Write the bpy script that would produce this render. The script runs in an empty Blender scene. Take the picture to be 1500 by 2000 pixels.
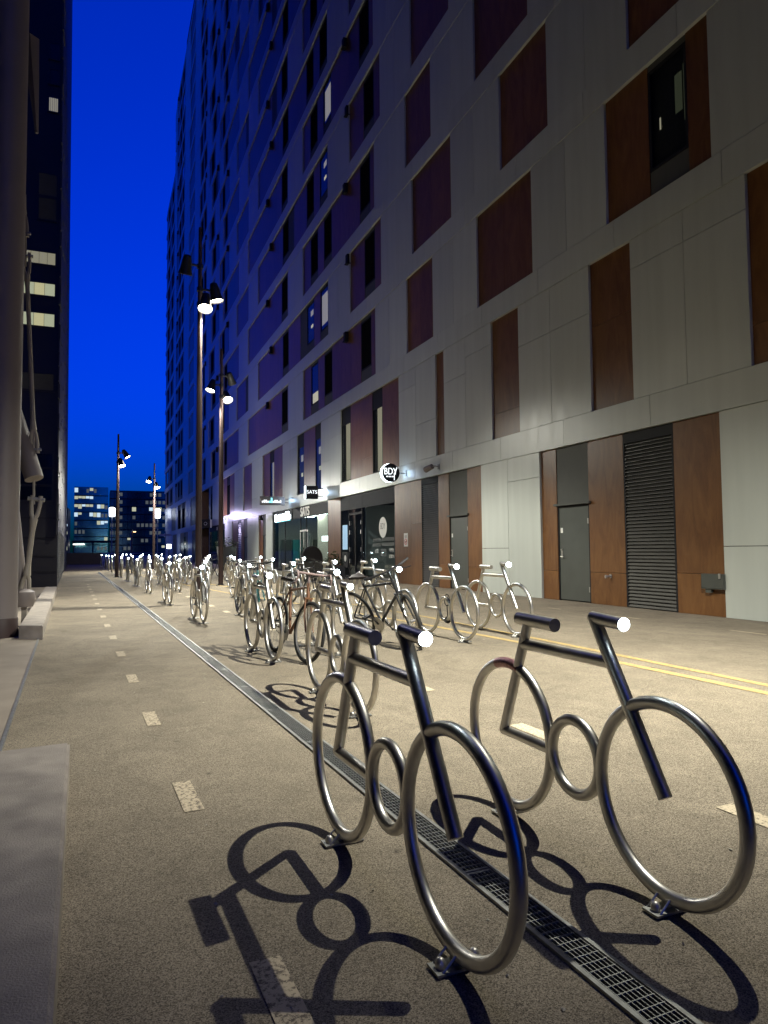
import bpy, bmesh, math, random
import numpy as np
from mathutils import Vector, Matrix

random.seed(7)
scene = bpy.context.scene
C = scene.collection
PI = math.pi

# ---------------------------------------------------------------- camera
F_PX, CAM_H = 1350.0, 1.25
YAW, PITCH, ROLL = math.radians(22.343), math.radians(3.08), math.radians(-0.5)


def cam_basis():
    cp, sp, cr, sr = math.cos(PITCH), math.sin(PITCH), math.cos(ROLL), math.sin(ROLL)
    h = np.array([math.sin(YAW), math.cos(YAW), 0]); r = np.array([math.cos(YAW), -math.sin(YAW), 0]); z = np.array([0, 0, 1.])
    F = cp * h + sp * z; U = -sp * h + cp * z
    return cr * r + sr * U, -sr * r + cr * U, F


RB, UB, FB = cam_basis()
CAM = np.array([0, 0, CAM_H])
cam_data = bpy.data.cameras.new("camera")
cam = bpy.data.objects.new("camera", cam_data)
C.objects.link(cam)
cam_data.sensor_fit = 'HORIZONTAL'
cam_data.sensor_width = 36
cam_data.lens = 36 * F_PX / 1500
cam_data.clip_start = 0.05
cam_data.clip_end = 3000
cam.matrix_world = Matrix(((RB[0], UB[0], -FB[0], 0), (RB[1], UB[1], -FB[1], 0), (RB[2], UB[2], -FB[2], CAM_H), (0, 0, 0, 1)))
scene.camera = cam


def project(p):
    d = np.asarray(p, float) - CAM
    return 750 + F_PX * (d @ RB) / (d @ FB), 1000 - F_PX * (d @ UB) / (d @ FB)


def ray(x, y):
    return (x - 750) / F_PX * RB + (1000 - y) / F_PX * UB + FB


def on_ground(x, y, z=0.0):          # photo pixel -> point on a level surface
    d = ray(x, y); t = (z - CAM_H) / d[2]
    return CAM + t * d


def on_y(x, y, Y):                   # photo pixel -> point on a wall across the street at depth Y
    d = ray(x, y); t = Y / d[1]
    return CAM + t * d


XF = 10.12                           # facade plane


def facade_y(px, z):                 # photo column -> distance along the facade at height z
    lo, hi = 3.0, 400.0
    for _ in range(50):
        m = (lo + hi) / 2
        if project((XF, m, z))[0] > px: lo = m
        else: hi = m
    return lo


# ---------------------------------------------------------------- sky, exposure
world = bpy.data.worlds.new("World"); scene.world = world; world.use_nodes = True
wn, wl = world.node_tree.nodes, world.node_tree.links
for n in list(wn): wn.remove(n)
sky = wn.new("ShaderNodeTexSky"); sky.sky_type = 'NISHITA'; sky.sun_disc = False
sky.sun_elevation = math.radians(1.0); sky.sun_rotation = math.radians(200); sky.ozone_density = 6.0; sky.air_density = 1.0; sky.dust_density = 0.2
tint = wn.new("ShaderNodeMix"); tint.data_type = 'RGBA'; tint.blend_type = 'MULTIPLY'; tint.inputs[0].default_value = 1
tint.inputs[7].default_value = (0.012, 1.20, 5.3, 1)    # blue hour, camera white-balanced for the street lamps
bg = wn.new("ShaderNodeBackground"); bg.inputs[1].default_value = 0.15
wo = wn.new("ShaderNodeOutputWorld")
wl.new(sky.outputs[0], tint.inputs[6]); wl.new(tint.outputs[2], bg.inputs[0]); wl.new(bg.outputs[0], wo.inputs[0])
scene.view_settings.view_transform = 'Standard'
scene.view_settings.look = 'None'
scene.view_settings.exposure = 0
scene.view_settings.gamma = 1
scene.view_settings.use_curve_mapping = False
scene.render.engine = 'CYCLES'
cy = scene.cycles
cy.use_denoising = True
try: cy.denoiser = 'OPENIMAGEDENOISE'
except Exception: pass
cy.max_bounces = 6; cy.diffuse_bounces = 3; cy.glossy_bounces = 4; cy.transmission_bounces = 4
cy.sample_clamp_indirect = 4.0
cy.caustics_reflective = False; cy.caustics_refractive = False

# ---------------------------------------------------------------- materials
MATS = {}


def nodes_of(name):
    m = bpy.data.materials.new(name); m.use_nodes = True
    nt = m.node_tree
    return m, nt, nt.nodes["Principled BSDF"]


def setc(sock, c): sock.default_value = (c[0], c[1], c[2], 1)


def mat(name, col, rough=0.6, metal=0.0, var=0.12, scale=6.0, bump=0.0, bscale=60.0, island=0.0, spec=None, stretch=None):
    """colour with two scales of uneven tone, optional fine relief and a per-piece shift of tone"""
    m, nt, b = nodes_of(name)
    N, L = nt.nodes, nt.links
    tc = N.new("ShaderNodeTexCoord"); src = tc.outputs["Object"]
    geo = N.new("ShaderNodeNewGeometry")
    mp = N.new("ShaderNodeMapping"); L.new(geo.outputs["Position"], mp.inputs[0])
    if stretch: mp.inputs["Scale"].default_value = stretch
    n1 = N.new("ShaderNodeTexNoise"); n1.inputs["Scale"].default_value = scale; n1.inputs["Detail"].default_value = 6
    L.new(mp.outputs[0], n1.inputs["Vector"])
    mr = N.new("ShaderNodeMapRange"); mr.inputs[1].default_value = 0.3; mr.inputs[2].default_value = 0.7
    mr.inputs[3].default_value = 1 - var; mr.inputs[4].default_value = 1 + var
    L.new(n1.outputs["Fac"], mr.inputs[0])
    val = mr.outputs[0]
    if island:
        m2 = N.new("ShaderNodeMapRange"); m2.inputs[3].default_value = 1 - island; m2.inputs[4].default_value = 1 + island
        L.new(geo.outputs["Random Per Island"], m2.inputs[0])
        oi = N.new("ShaderNodeObjectInfo")
        m3 = N.new("ShaderNodeMapRange"); m3.inputs[3].default_value = 1 - island; m3.inputs[4].default_value = 1 + island
        L.new(oi.outputs["Random"], m3.inputs[0])
        a = N.new("ShaderNodeMath"); a.operation = 'MULTIPLY'; L.new(m2.outputs[0], a.inputs[0]); L.new(m3.outputs[0], a.inputs[1])
        a2 = N.new("ShaderNodeMath"); a2.operation = 'MULTIPLY'; L.new(a.outputs[0], a2.inputs[0]); L.new(val, a2.inputs[1]); val = a2.outputs[0]
    mx = N.new("ShaderNodeVectorMath"); mx.operation = 'SCALE'; mx.inputs[0].default_value = col
    L.new(val, mx.inputs["Scale"]); L.new(mx.outputs[0], b.inputs["Base Color"])
    b.inputs["Metallic"].default_value = metal
    mrr = N.new("ShaderNodeMapRange"); mrr.inputs[3].default_value = max(0.02, rough - 0.08); mrr.inputs[4].default_value = min(1, rough + 0.08)
    L.new(n1.outputs["Fac"], mrr.inputs[0]); L.new(mrr.outputs[0], b.inputs["Roughness"])
    if spec is not None: b.inputs["Specular IOR Level"].default_value = spec
    if bump:
        n2 = N.new("ShaderNodeTexNoise"); n2.inputs["Scale"].default_value = bscale; n2.inputs["Detail"].default_value = 4
        L.new(mp.outputs[0], n2.inputs["Vector"])
        bp = N.new("ShaderNodeBump"); bp.inputs["Strength"].default_value = bump; bp.inputs["Distance"].default_value = 0.02
        L.new(n2.outputs["Fac"], bp.inputs["Height"]); L.new(bp.outputs[0], b.inputs["Normal"])
    MATS[name] = m
    return m


def emit(name, col, s):
    m, nt, b = nodes_of(name)
    setc(b.inputs["Base Color"], (0.02, 0.02, 0.02)); setc(b.inputs["Emission Color"], col); b.inputs["Emission Strength"].default_value = s
    MATS[name] = m
    return m


def asphalt(name, ca, cb, cc):
    """dense asphalt: pale and dark grains of exposed stone, faint larger stains"""
    m, nt, b = nodes_of(name); N, L = nt.nodes, nt.links
    geo = N.new("ShaderNodeNewGeometry")
    v = N.new("ShaderNodeTexVoronoi"); v.inputs["Scale"].default_value = 290
    n = N.new("ShaderNodeTexNoise"); n.inputs["Scale"].default_value = 190; n.inputs["Detail"].default_value = 5; n.inputs["Roughness"].default_value = 0.75
    big = N.new("ShaderNodeTexNoise"); big.inputs["Scale"].default_value = 0.7; big.inputs["Detail"].default_value = 6; big.inputs["Roughness"].default_value = 0.6
    for t in (v, n, big): L.new(geo.outputs["Position"], t.inputs["Vector"])
    sep = N.new("ShaderNodeSeparateColor"); L.new(v.outputs["Color"], sep.inputs[0])
    mul = N.new("ShaderNodeMath"); mul.operation = 'MULTIPLY_ADD'; mul.inputs[1].default_value = 0.6; L.new(sep.outputs[0], mul.inputs[0])
    sc = N.new("ShaderNodeMath"); sc.operation = 'MULTIPLY'; sc.inputs[1].default_value = 0.55; L.new(n.outputs["Fac"], sc.inputs[0]); L.new(sc.outputs[0], mul.inputs[2])
    r = N.new("ShaderNodeValToRGB"); e = r.color_ramp.elements
    e[0].position = 0.26; e[0].color = (*ca, 1); e[1].position = 0.82; e[1].color = (*cc, 1)
    k = r.color_ramp.elements.new(0.5); k.color = (*cb, 1)
    L.new(mul.outputs[0], r.inputs[0])
    mr = N.new("ShaderNodeMapRange"); mr.inputs[1].default_value = 0.3; mr.inputs[2].default_value = 0.7; mr.inputs[3].default_value = 0.82; mr.inputs[4].default_value = 1.15
    L.new(big.outputs["Fac"], mr.inputs[0])
    mx = N.new("ShaderNodeVectorMath"); mx.operation = 'SCALE'; L.new(r.outputs[0], mx.inputs[0]); L.new(mr.outputs[0], mx.inputs["Scale"])
    # trodden patches, dark drips and a few hairline cracks
    st = N.new("ShaderNodeTexNoise"); st.inputs["Scale"].default_value = 2.6; st.inputs["Detail"].default_value = 8; st.inputs["Roughness"].default_value = 0.7; st.inputs["Distortion"].default_value = 0.8
    sp = N.new("ShaderNodeTexVoronoi"); sp.inputs["Scale"].default_value = 2.3
    wp = N.new("ShaderNodeTexNoise"); wp.inputs["Scale"].default_value = 1.7; wp.inputs["Detail"].default_value = 6
    cr = N.new("ShaderNodeTexVoronoi"); cr.feature = 'DISTANCE_TO_EDGE'; cr.inputs["Scale"].default_value = 0.33
    for t in (st, sp, wp): L.new(geo.outputs["Position"], t.inputs["Vector"])
    wa = N.new("ShaderNodeMix"); wa.data_type = 'RGBA'; wa.blend_type = 'ADD'; wa.inputs[0].default_value = 0.9
    L.new(geo.outputs["Position"], wa.inputs[6]); L.new(wp.outputs["Color"], wa.inputs[7]); L.new(wa.outputs[2], cr.inputs["Vector"])
    f1 = N.new("ShaderNodeMapRange"); f1.inputs[1].default_value = 0.32; f1.inputs[2].default_value = 0.62; f1.inputs[3].default_value = 0.80; f1.inputs[4].default_value = 1.06; L.new(st.outputs["Fac"], f1.inputs[0])
    f2 = N.new("ShaderNodeMapRange"); f2.inputs[1].default_value = 0.015; f2.inputs[2].default_value = 0.06; f2.inputs[3].default_value = 0.55; f2.inputs[4].default_value = 1.0; L.new(sp.outputs["Distance"], f2.inputs[0])
    f3 = N.new("ShaderNodeMapRange"); f3.inputs[1].default_value = 0.0008; f3.inputs[2].default_value = 0.0035; f3.inputs[3].default_value = 0.82; f3.inputs[4].default_value = 1.0; L.new(cr.outputs["Distance"], f3.inputs[0])
    p1 = N.new("ShaderNodeMath"); p1.operation = 'MULTIPLY'; L.new(f1.outputs[0], p1.inputs[0]); L.new(f2.outputs[0], p1.inputs[1])
    p2 = N.new("ShaderNodeMath"); p2.operation = 'MULTIPLY'; L.new(p1.outputs[0], p2.inputs[0]); L.new(f3.outputs[0], p2.inputs[1])
    my = N.new("ShaderNodeVectorMath"); my.operation = 'SCALE'; L.new(mx.outputs[0], my.inputs[0]); L.new(p2.outputs[0], my.inputs["Scale"]); mx = my
    L.new(mx.outputs[0], b.inputs["Base Color"]); b.inputs["Roughness"].default_value = 0.85; b.inputs["Specular IOR Level"].default_value = 0.25
    bp = N.new("ShaderNodeBump"); bp.inputs["Strength"].default_value = 0.55; bp.inputs["Distance"].default_value = 0.006
    L.new(mul.outputs[0], bp.inputs["Height"]); L.new(bp.outputs[0], b.inputs["Normal"])
    MATS[name] = m
    return m


def worn_paint(name, col, wear):
    """road paint scraped through to the stone by the same grain as the asphalt"""
    m, nt, b = nodes_of(name); N, L = nt.nodes, nt.links
    geo = N.new("ShaderNodeNewGeometry")
    n = N.new("ShaderNodeTexNoise"); n.inputs["Scale"].default_value = 55; n.inputs["Detail"].default_value = 5; n.inputs["Roughness"].default_value = 0.8
    L.new(geo.outputs["Position"], n.inputs["Vector"])
    r = N.new("ShaderNodeValToRGB"); e = r.color_ramp.elements
    e[0].position = wear; e[0].color = (0.13, 0.10, 0.075, 1); e[1].position = wear + 0.09; e[1].color = (*col, 1)
    L.new(n.outputs["Fac"], r.inputs[0]); L.new(r.outputs[0], b.inputs["Base Color"]); b.inputs["Roughness"].default_value = 0.8
    MATS[name] = m
    return m


def wood_panel(name, col):
    """brown laminate panel with a soft rotary-cut figure"""
    m, nt, b = nodes_of(name); N, L = nt.nodes, nt.links
    geo = N.new("ShaderNodeNewGeometry")
    mp = N.new("ShaderNodeMapping"); mp.inputs["Scale"].default_value = (1, 2.2, 0.55); L.new(geo.outputs["Position"], mp.inputs[0])
    off = N.new("ShaderNodeObjectInfo")
    ad = N.new("ShaderNodeVectorMath"); ad.operation = 'ADD'; L.new(mp.outputs[0], ad.inputs[0])
    cmb = N.new("ShaderNodeCombineXYZ"); ml = N.new("ShaderNodeMath"); ml.operation = 'MULTIPLY'; ml.inputs[1].default_value = 40
    L.new(off.outputs["Random"], ml.inputs[0]); L.new(ml.outputs[0], cmb.inputs[0]); L.new(cmb.outputs[0], ad.inputs[1])
    n = N.new("ShaderNodeTexNoise"); n.inputs["Scale"].default_value = 1.3; n.inputs["Detail"].default_value = 7; n.inputs["Distortion"].default_value = 2.2; n.inputs["Roughness"].default_value = 0.62
    L.new(ad.outputs[0], n.inputs["Vector"])
    g = N.new("ShaderNodeTexNoise"); g.inputs["Scale"].default_value = 30; g.inputs["Detail"].default_value = 3; L.new(ad.outputs[0], g.inputs["Vector"])
    r = N.new("ShaderNodeValToRGB"); e = r.color_ramp.elements
    e[0].position = 0.28; e[0].color = (col[0] * .68, col[1] * .6, col[2] * .55, 1); e[1].position = 0.72; e[1].color = (col[0] * 1.22, col[1] * 1.28, col[2] * 1.3, 1)
    L.new(n.outputs["Fac"], r.inputs[0])
    m2 = N.new("ShaderNodeMapRange"); m2.inputs[3].default_value = 0.88; m2.inputs[4].default_value = 1.12; L.new(g.outputs["Fac"], m2.inputs[0])
    m3 = N.new("ShaderNodeMapRange"); m3.inputs[3].default_value = 0.78; m3.inputs[4].default_value = 1.18; L.new(geo.outputs["Random Per Island"], m3.inputs[0])
    m4 = N.new("ShaderNodeMapRange"); m4.inputs[3].default_value = 0.85; m4.inputs[4].default_value = 1.12; L.new(off.outputs["Random"], m4.inputs[0])
    a = N.new("ShaderNodeMath"); a.operation = 'MULTIPLY'; L.new(m2.outputs[0], a.inputs[0]); L.new(m3.outputs[0], a.inputs[1])
    a2 = N.new("ShaderNodeMath"); a2.operation = 'MULTIPLY'; L.new(a.outputs[0], a2.inputs[0]); L.new(m4.outputs[0], a2.inputs[1])
    mx = N.new("ShaderNodeVectorMath"); mx.operation = 'SCALE'; L.new(r.outputs[0], mx.inputs[0]); L.new(a2.outputs[0], mx.inputs["Scale"])
    L.new(mx.outputs[0], b.inputs["Base Color"]); b.inputs["Roughness"].default_value = 0.38; b.inputs["Specular IOR Level"].default_value = 0.4
    MATS[name] = m
    return m


def glass(name, col, clear):
    """window glass: a coated mirror-like face that lets part of the view through"""
    m = bpy.data.materials.new(name); m.use_nodes = True; nt = m.node_tree; N, L = nt.nodes, nt.links
    for n in list(N): N.remove(n)
    out = N.new("ShaderNodeOutputMaterial"); mix = N.new("ShaderNodeMixShader"); t = N.new("ShaderNodeBsdfTransparent"); g = N.new("ShaderNodeBsdfGlossy")
    setc(t.inputs[0], col); setc(g.inputs[0], (0.9, 0.9, 0.9)); g.inputs["Roughness"].default_value = 0.03
    lw = N.new("ShaderNodeLayerWeight"); pw = N.new("ShaderNodeMath"); pw.operation = 'POWER'; pw.inputs[1].default_value = 4.0; L.new(lw.outputs["Facing"], pw.inputs[0])
    ad = N.new("ShaderNodeMath"); ad.operation = 'MULTIPLY_ADD'; ad.inputs[1].default_value = 0.22; ad.inputs[2].default_value = 1 - clear; L.new(pw.outputs[0], ad.inputs[0])
    L.new(ad.outputs[0], mix.inputs[0]); L.new(t.outputs[0], mix.inputs[1]); L.new(g.outputs[0], mix.inputs[2]); L.new(mix.outputs[0], out.inputs[0])
    MATS[name] = m
    return m


mat('litter', (0.42, 0.38, 0.30), 0.9, var=.2)
asphalt('asphalt', (0.070, 0.057, 0.042), (0.218, 0.180, 0.129), (0.40, 0.338, 0.25))
worn_paint('dash_paint', (0.60, 0.50, 0.34), 0.385)
worn_paint('old_dash_paint', (0.56, 0.465, 0.32), 0.425)
worn_paint('yellow_paint', (0.52, 0.37, 0.14), 0.395)
mat('paving', (0.31, 0.26, 0.205), 0.8, var=0.12, scale=3, bump=0.15, bscale=90)
mat('concrete', (0.36, 0.315, 0.27), 0.8, var=0.24, scale=5.5, bump=0.3, bscale=140)
mat('concrete_dark', (0.10, 0.09, 0.08), 0.8, var=0.15, scale=2)
mat('white_panel', (0.50, 0.525, 0.485), 0.36, var=0.055, scale=1.1, island=0.05, bump=0.015, bscale=200, stretch=(1, 3.5, 0.3), spec=0.5)
mat('backing', (0.015, 0.015, 0.016), 0.8, var=0.05)
wood_panel('brown_panel', (0.172, 0.076, 0.025))
mat('grey_panel', (0.085, 0.087, 0.078), 0.6, var=0.07, scale=3, island=0.06, spec=0.2)
mat('door_paint', (0.075, 0.08, 0.072), 0.32, var=0.06, scale=4)
mat('frame_black', (0.018, 0.018, 0.02), 0.6, var=0.1, spec=0.12)
mat('louvre_metal', (0.10, 0.095, 0.085), 0.45, metal=0.3, var=0.1, scale=8)
mat('steel', (0.60, 0.58, 0.54), 0.385, metal=1.0, var=0.2, scale=7, bump=0.02, bscale=180)
mat('zinc', (0.52, 0.50, 0.46), 0.42, metal=0.85, var=0.15, scale=20)
mat('galvanised', (0.30, 0.30, 0.28), 0.55, metal=0.7, var=0.2, scale=30)
mat('pole_paint', (0.052, 0.030, 0.027), 0.6, var=0.08, scale=3)
mat('black_metal', (0.016, 0.016, 0.017), 0.42, var=0.1)
mat('rubber', (0.02, 0.02, 0.02), 0.75, var=0.15, scale=30)
mat('column_paint', (0.215, 0.185, 0.175), 0.5, var=0.06, scale=1.5, bump=0.03, bscale=60)
mat('rod_paint', (0.33, 0.30, 0.25), 0.45, var=0.08, scale=3)
mat('slate', (0.028, 0.028, 0.032), 0.5, var=0.35, scale=1.8, island=0.3)
mat('tower_black', (0.012, 0.011, 0.012), 0.45, var=0.15, scale=1)
mat('leaf', (0.035, 0.06, 0.02), 0.6, var=0.4, scale=8)
mat('pot', (0.06, 0.06, 0.062), 0.6, var=0.1)
mat('white_print', (0.75, 0.74, 0.70), 0.6, var=0.03)
mat('grey_print', (0.22, 0.22, 0.21), 0.6, var=0.03)
mat('red_print', (0.55, 0.05, 0.05), 0.6, var=0.03)
mat('orange_paint', (0.17, 0.08, 0.04), 0.35, var=0.05)
mat('teal_paint', (0.02, 0.22, 0.23), 0.35, var=0.05)
mat('graphite_paint', (0.03, 0.032, 0.036), 0.35, var=0.05)
mat('pink_tape', (0.26, 0.19, 0.18), 0.6, var=0.1)
mat('leather', (0.03, 0.022, 0.018), 0.5, var=0.1)
mat('tape_red', (0.42, 0.22, 0.22), 0.4, metal=0.5, var=0.3, scale=60)
mat('curtain', (0.55, 0.52, 0.42), 0.9, var=0.06, scale=5)
mat('room_wall', (0.32, 0.31, 0.28), 0.9, var=0.08, scale=1)
glass('shop_glass', (0.85, 0.92, 0.95), 0.93)
glass('window_glass', (0.9, 0.92, 0.9), 0.97)
glass('curtain_wall_glass', (0.55, 0.72, 0.95), 0.62)
mat('dark_pane', (0.006, 0.007, 0.009), 0.10, var=0.0, spec=0.22)
mat('black_pane', (0.008, 0.009, 0.011), 0.5, var=0.0, spec=0.0)
mat('far_pane', (0.05, 0.11, 0.15), 0.15, metal=0.9, var=0.3, scale=.2, spec=0.8)
mat('blue_pane', (0.15, 0.42, 0.46), 0.15, metal=0.9, var=0.3, scale=.2)
emit('led', (0.80, 0.97, 1.0), 36)
emit('lamp_lens', (1.0, 0.90, 0.68), 60)
emit('sign_white', (0.80, 0.93, 1.0), 7)
emit('sign_cyan', (0.25, 0.85, 0.95), 2.2)
emit('room_warm', (1.0, 0.90, 0.52), 0.6)
emit('reflection_glow', (0.8, 0.9, 0.55), 0.035)  # faint glow painted in for lights mirrored in a pane
emit('letter_white', (0.92, 0.97, 1.0), 1.6)
emit('ceiling_panel', (0.95, 1.0, 0.86), 20.0)
emit('room_dim', (1.0, 0.90, 0.66), 0.30)
emit('letter_soft', (1.0, 0.95, 0.82), 0.5)
emit('room_cold', (0.65, 0.85, 1.0), 0.9)
emit('globe', (0.78, 0.86, 1.0), 9)
emit('office_light', (0.95, 0.97, 0.68), 0.5)
emit('office_dim', (0.75, 0.85, 0.8), 0.10)
emit('screen', (0.55, 0.80, 1.0), 0.8)
emit('tube_light', (1.0, 0.97, 0.90), 4)
emit('purple_light', (0.42, 0.30, 0.95), 0.8)
emit('street_orange', (1.0, 0.62, 0.28), 5)

# ---------------------------------------------------------------- helpers


def box(bm, x0, x1, y0, y1, z0, z1):
    v = [bm.verts.new(p) for p in ((x0, y0, z0), (x1, y0, z0), (x1, y1, z0), (x0, y1, z0), (x0, y0, z1), (x1, y0, z1), (x1, y1, z1), (x0, y1, z1))]
    for f in ((0, 3, 2, 1), (4, 5, 6, 7), (0, 1, 5, 4), (1, 2, 6, 5), (2, 3, 7, 6), (3, 0, 4, 7)): bm.faces.new([v[i] for i in f])


def frame_at(t):
    t = t.normalized()
    a = Vector((0, 0, 1)) if abs(t.z) < 0.95 else Vector((0, 1, 0))
    u = t.cross(a).normalized()
    return u, t.cross(u).normalized()


def sweep(bm, pts, radii, seg=12, closed=False, cap=True):
    pts = [Vector(p) for p in pts]; n = len(pts)
    if not hasattr(radii, '__len__'): radii = [radii] * n
    rings = []; u = None
    for i, p in enumerate(pts):
        if closed: t = pts[(i + 1) % n] - pts[i - 1]
        else: t = pts[min(i + 1, n - 1)] - pts[max(i - 1, 0)]
        t.normalize()
        if u is None: u, w = frame_at(t)
        else:
            u = (u - t * u.dot(t)).normalized(); w = t.cross(u)
        w = t.cross(u)
        rings.append([bm.verts.new(p + (u * math.cos(2 * PI * k / seg) + w * math.sin(2 * PI * k / seg)) * radii[i]) for k in range(seg)])
    m = n if closed else n - 1
    for i in range(m):
        a, b = rings[i], rings[(i + 1) % n]
        for k in range(seg): bm.faces.new((a[k], a[(k + 1) % seg], b[(k + 1) % seg], b[k]))
    if cap and not closed:
        bm.faces.new(rings[0][::-1]); bm.faces.new(rings[-1])


def lathe(bm, prof, origin, axis, seg=20):
    """profile of (distance along axis, radius) turned round the axis"""
    o = Vector(origin); ax = Vector(axis).normalized(); u, w = frame_at(ax); rings = []
    for d, r in prof:
        rings.append([bm.verts.new(o + ax * d + (u * math.cos(2 * PI * k / seg) + w * math.sin(2 * PI * k / seg)) * max(r, 1e-4)) for k in range(seg)])
    for a, b in zip(rings, rings[1:]):
        for k in range(seg): bm.faces.new((a[k], a[(k + 1) % seg], b[(k + 1) % seg], b[k]))
    bm.faces.new(rings[0][::-1]); bm.faces.new(rings[-1])


def circle_pts(c, r, n, plane='xz', a0=0, a1=2 * PI, closed=True):
    k = n if closed else n - 1
    out = []
    for i in range(n):
        a = a0 + (a1 - a0) * i / k
        if plane == 'xz': out.append((c[0] + r * math.cos(a), c[1], c[2] + r * math.sin(a)))
        elif plane == 'yz': out.append((c[0], c[1] + r * math.cos(a), c[2] + r * math.sin(a)))
        else: out.append((c[0] + r * math.cos(a), c[1] + r * math.sin(a), c[2]))
    return out


def mesh_of(name, bm, m, smooth=False):
    bmesh.ops.recalc_face_normals(bm, faces=bm.faces)
    me = bpy.data.meshes.new(name); bm.to_mesh(me); bm.free()
    if smooth:
        for p in me.polygons: p.use_smooth = True
        try: me.set_sharp_from_angle(angle=math.radians(40))
        except Exception: pass
    me.materials.append(MATS[m])
    return me


def place(name, me, parent=None, loc=(0, 0, 0), rot=(0, 0, 0), scale=None):
    o = bpy.data.objects.new(name, me); C.objects.link(o)
    if parent: o.parent = parent
    o.location = loc; o.rotation_euler = rot
    if scale: o.scale = scale
    return o


def obj(name, bm, m, parent=None, smooth=False, loc=(0, 0, 0), rot=(0, 0, 0)):
    return place(name, mesh_of(name, bm, m, smooth), parent, loc, rot)


def tag(o, label=None, cat=None, group=None, kind=None):
    if label: o['label'] = label
    if cat: o['category'] = cat
    if group: o['group'] = group
    if kind: o['kind'] = kind
    return o


def thing(name, label, cat, loc=(0, 0, 0), rz=0, group=None):
    o = bpy.data.objects.new(name, None); C.objects.link(o); o.empty_display_size = 0.2
    o.location = loc; o.rotation_euler = (0, 0, rz)
    return tag(o, label, cat, group)


UNIT = {}


def unit_box(m):
    """one shared 1x1x1 box per material, scaled for each plain flat piece"""
    if m not in UNIT:
        bm = bmesh.new(); box(bm, -.5, .5, -.5, .5, -.5, .5); UNIT[m] = mesh_of('plain_piece', bm, m)
    return UNIT[m]


def piece(name, m, parent, x0, x1, y0, y1, z0, z1, origin=(0, 0, 0)):
    return place(name, unit_box(m), parent, ((x0 + x1) / 2 - origin[0], (y0 + y1) / 2 - origin[1], (z0 + z1) / 2 - origin[2]), scale=(abs(x1 - x0), abs(y1 - y0), abs(z1 - z0)))


def copy_tree(o, parent=None):
    c = o.copy(); C.objects.link(c); c.parent = parent
    for ch in o.children: copy_tree(ch, c)
    return c


def text(name, s, m, parent, loc, rot, size, extrude=0.01, sx=1.0, align='CENTER'):
    cu = bpy.data.curves.new(name, 'FONT'); cu.body = s; cu.size = size; cu.extrude = extrude; cu.align_x = align; cu.align_y = 'CENTER'
    cu.materials.append(MATS[m])
    t = bpy.data.objects.new(name, cu); C.objects.link(t); bpy.context.view_layer.update()
    me = bpy.data.meshes.new_from_object(t.evaluated_get(bpy.context.evaluated_depsgraph_get())); bpy.data.objects.remove(t, do_unlink=True)
    o = bpy.data.objects.new(name, me); C.objects.link(o); o.parent = parent; o.location = loc; o.rotation_euler = rot; o.scale = (sx, 1, 1)
    return o


def aim(o, target):
    d = Vector(target) - o.location
    o.rotation_euler = d.to_track_quat('-Z', 'Y').to_euler()


# ---------------------------------------------------------------- ground and what is painted on it
STREET = -0.0331                     # the paving runs at a slight angle to the facade: dx per metre of y


def sx(x0, y): return x0 + STREET * y


# the roadway is crowned: it rises gently from the drain and falls again towards the facade
CROWN = ((0, 0), (1, .022), (2, .044), (3, .064), (4, .078), (5, .078), (6, .055), (7, .02), (7.6, 0))


def gz(x, y):
    u = x - (1.46 + STREET * y)
    if u <= 0 or u >= 7.6: return 0.0
    for (a, za), (b, zb) in zip(CROWN, CROWN[1:]):
        if a <= u <= b: return za + (zb - za) * (u - a) / (b - a)
    return 0.0


def crowned(x, y):
    """a point read off the photo as if the ground were level -> the same sight line on the crowned roadway"""
    k = 1.0
    for _ in range(12): k = (CAM_H - gz(x * k, y * k)) / CAM_H
    return x * k, y * k


bm = bmesh.new()
prof = [(-900, 0)] + [(1.46 + u, z) for u, z in CROWN] + [(900, 0)]
rows = []
for y in (-300, 1200): rows.append([bm.verts.new((x + (STREET * y if abs(x) < 800 else 0), y, z)) for x, z in prof])
for i in range(len(prof) - 1): bm.faces.new((rows[0][i], rows[0][i + 1], rows[1][i + 1], rows[1][i]))
tag(obj('ground', bm, 'asphalt', smooth=True), kind='structure')


def strip(bm, x0, x1, y0, y1, z, follow=True):
    f = sx if follow else (lambda x, y: x)
    v = [bm.verts.new((a, b, z + gz(a, b))) for a, b in ((f(x0, y0), y0), (f(x1, y0), y0), (f(x1, y1), y1), (f(x0, y1), y1))]; bm.faces.new(v)


pm = thing('road_marking', 'worn pale dashes along the cycle path beside the drain', 'road marking')
for k in range(16):
    bm = bmesh.new(); y = 1.93 + 1.79 * k; strip(bm, 0.505, 0.60, y - .23, y + .23, .004); obj('painted_dash', bm, 'old_dash_paint', pm)
pm = thing('road_marking', 'pale dashes running between the bicycle-shaped racks', 'road marking')
for k in range(13):
    bm = bmesh.new(); y = 2.26 + 1.68 * k; strip(bm, 2.76, 2.87, y - .21, y + .21, .004); obj('painted_dash', bm, 'dash_paint', pm)
pm = thing('road_marking', 'thin pale dashes on the strip along the foot of the facade', 'road marking')
for y, w in ((4.9, .5), (7.3, .6), (9.75, .6), (11.9, .45), (14.3, .5), (17, .5), (20, .5)):
    bm = bmesh.new(); strip(bm, 8.62 - 0 * y, 8.68, y - w / 2, y + w / 2, .004, False); obj('painted_dash', bm, 'dash_paint', pm)


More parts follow.
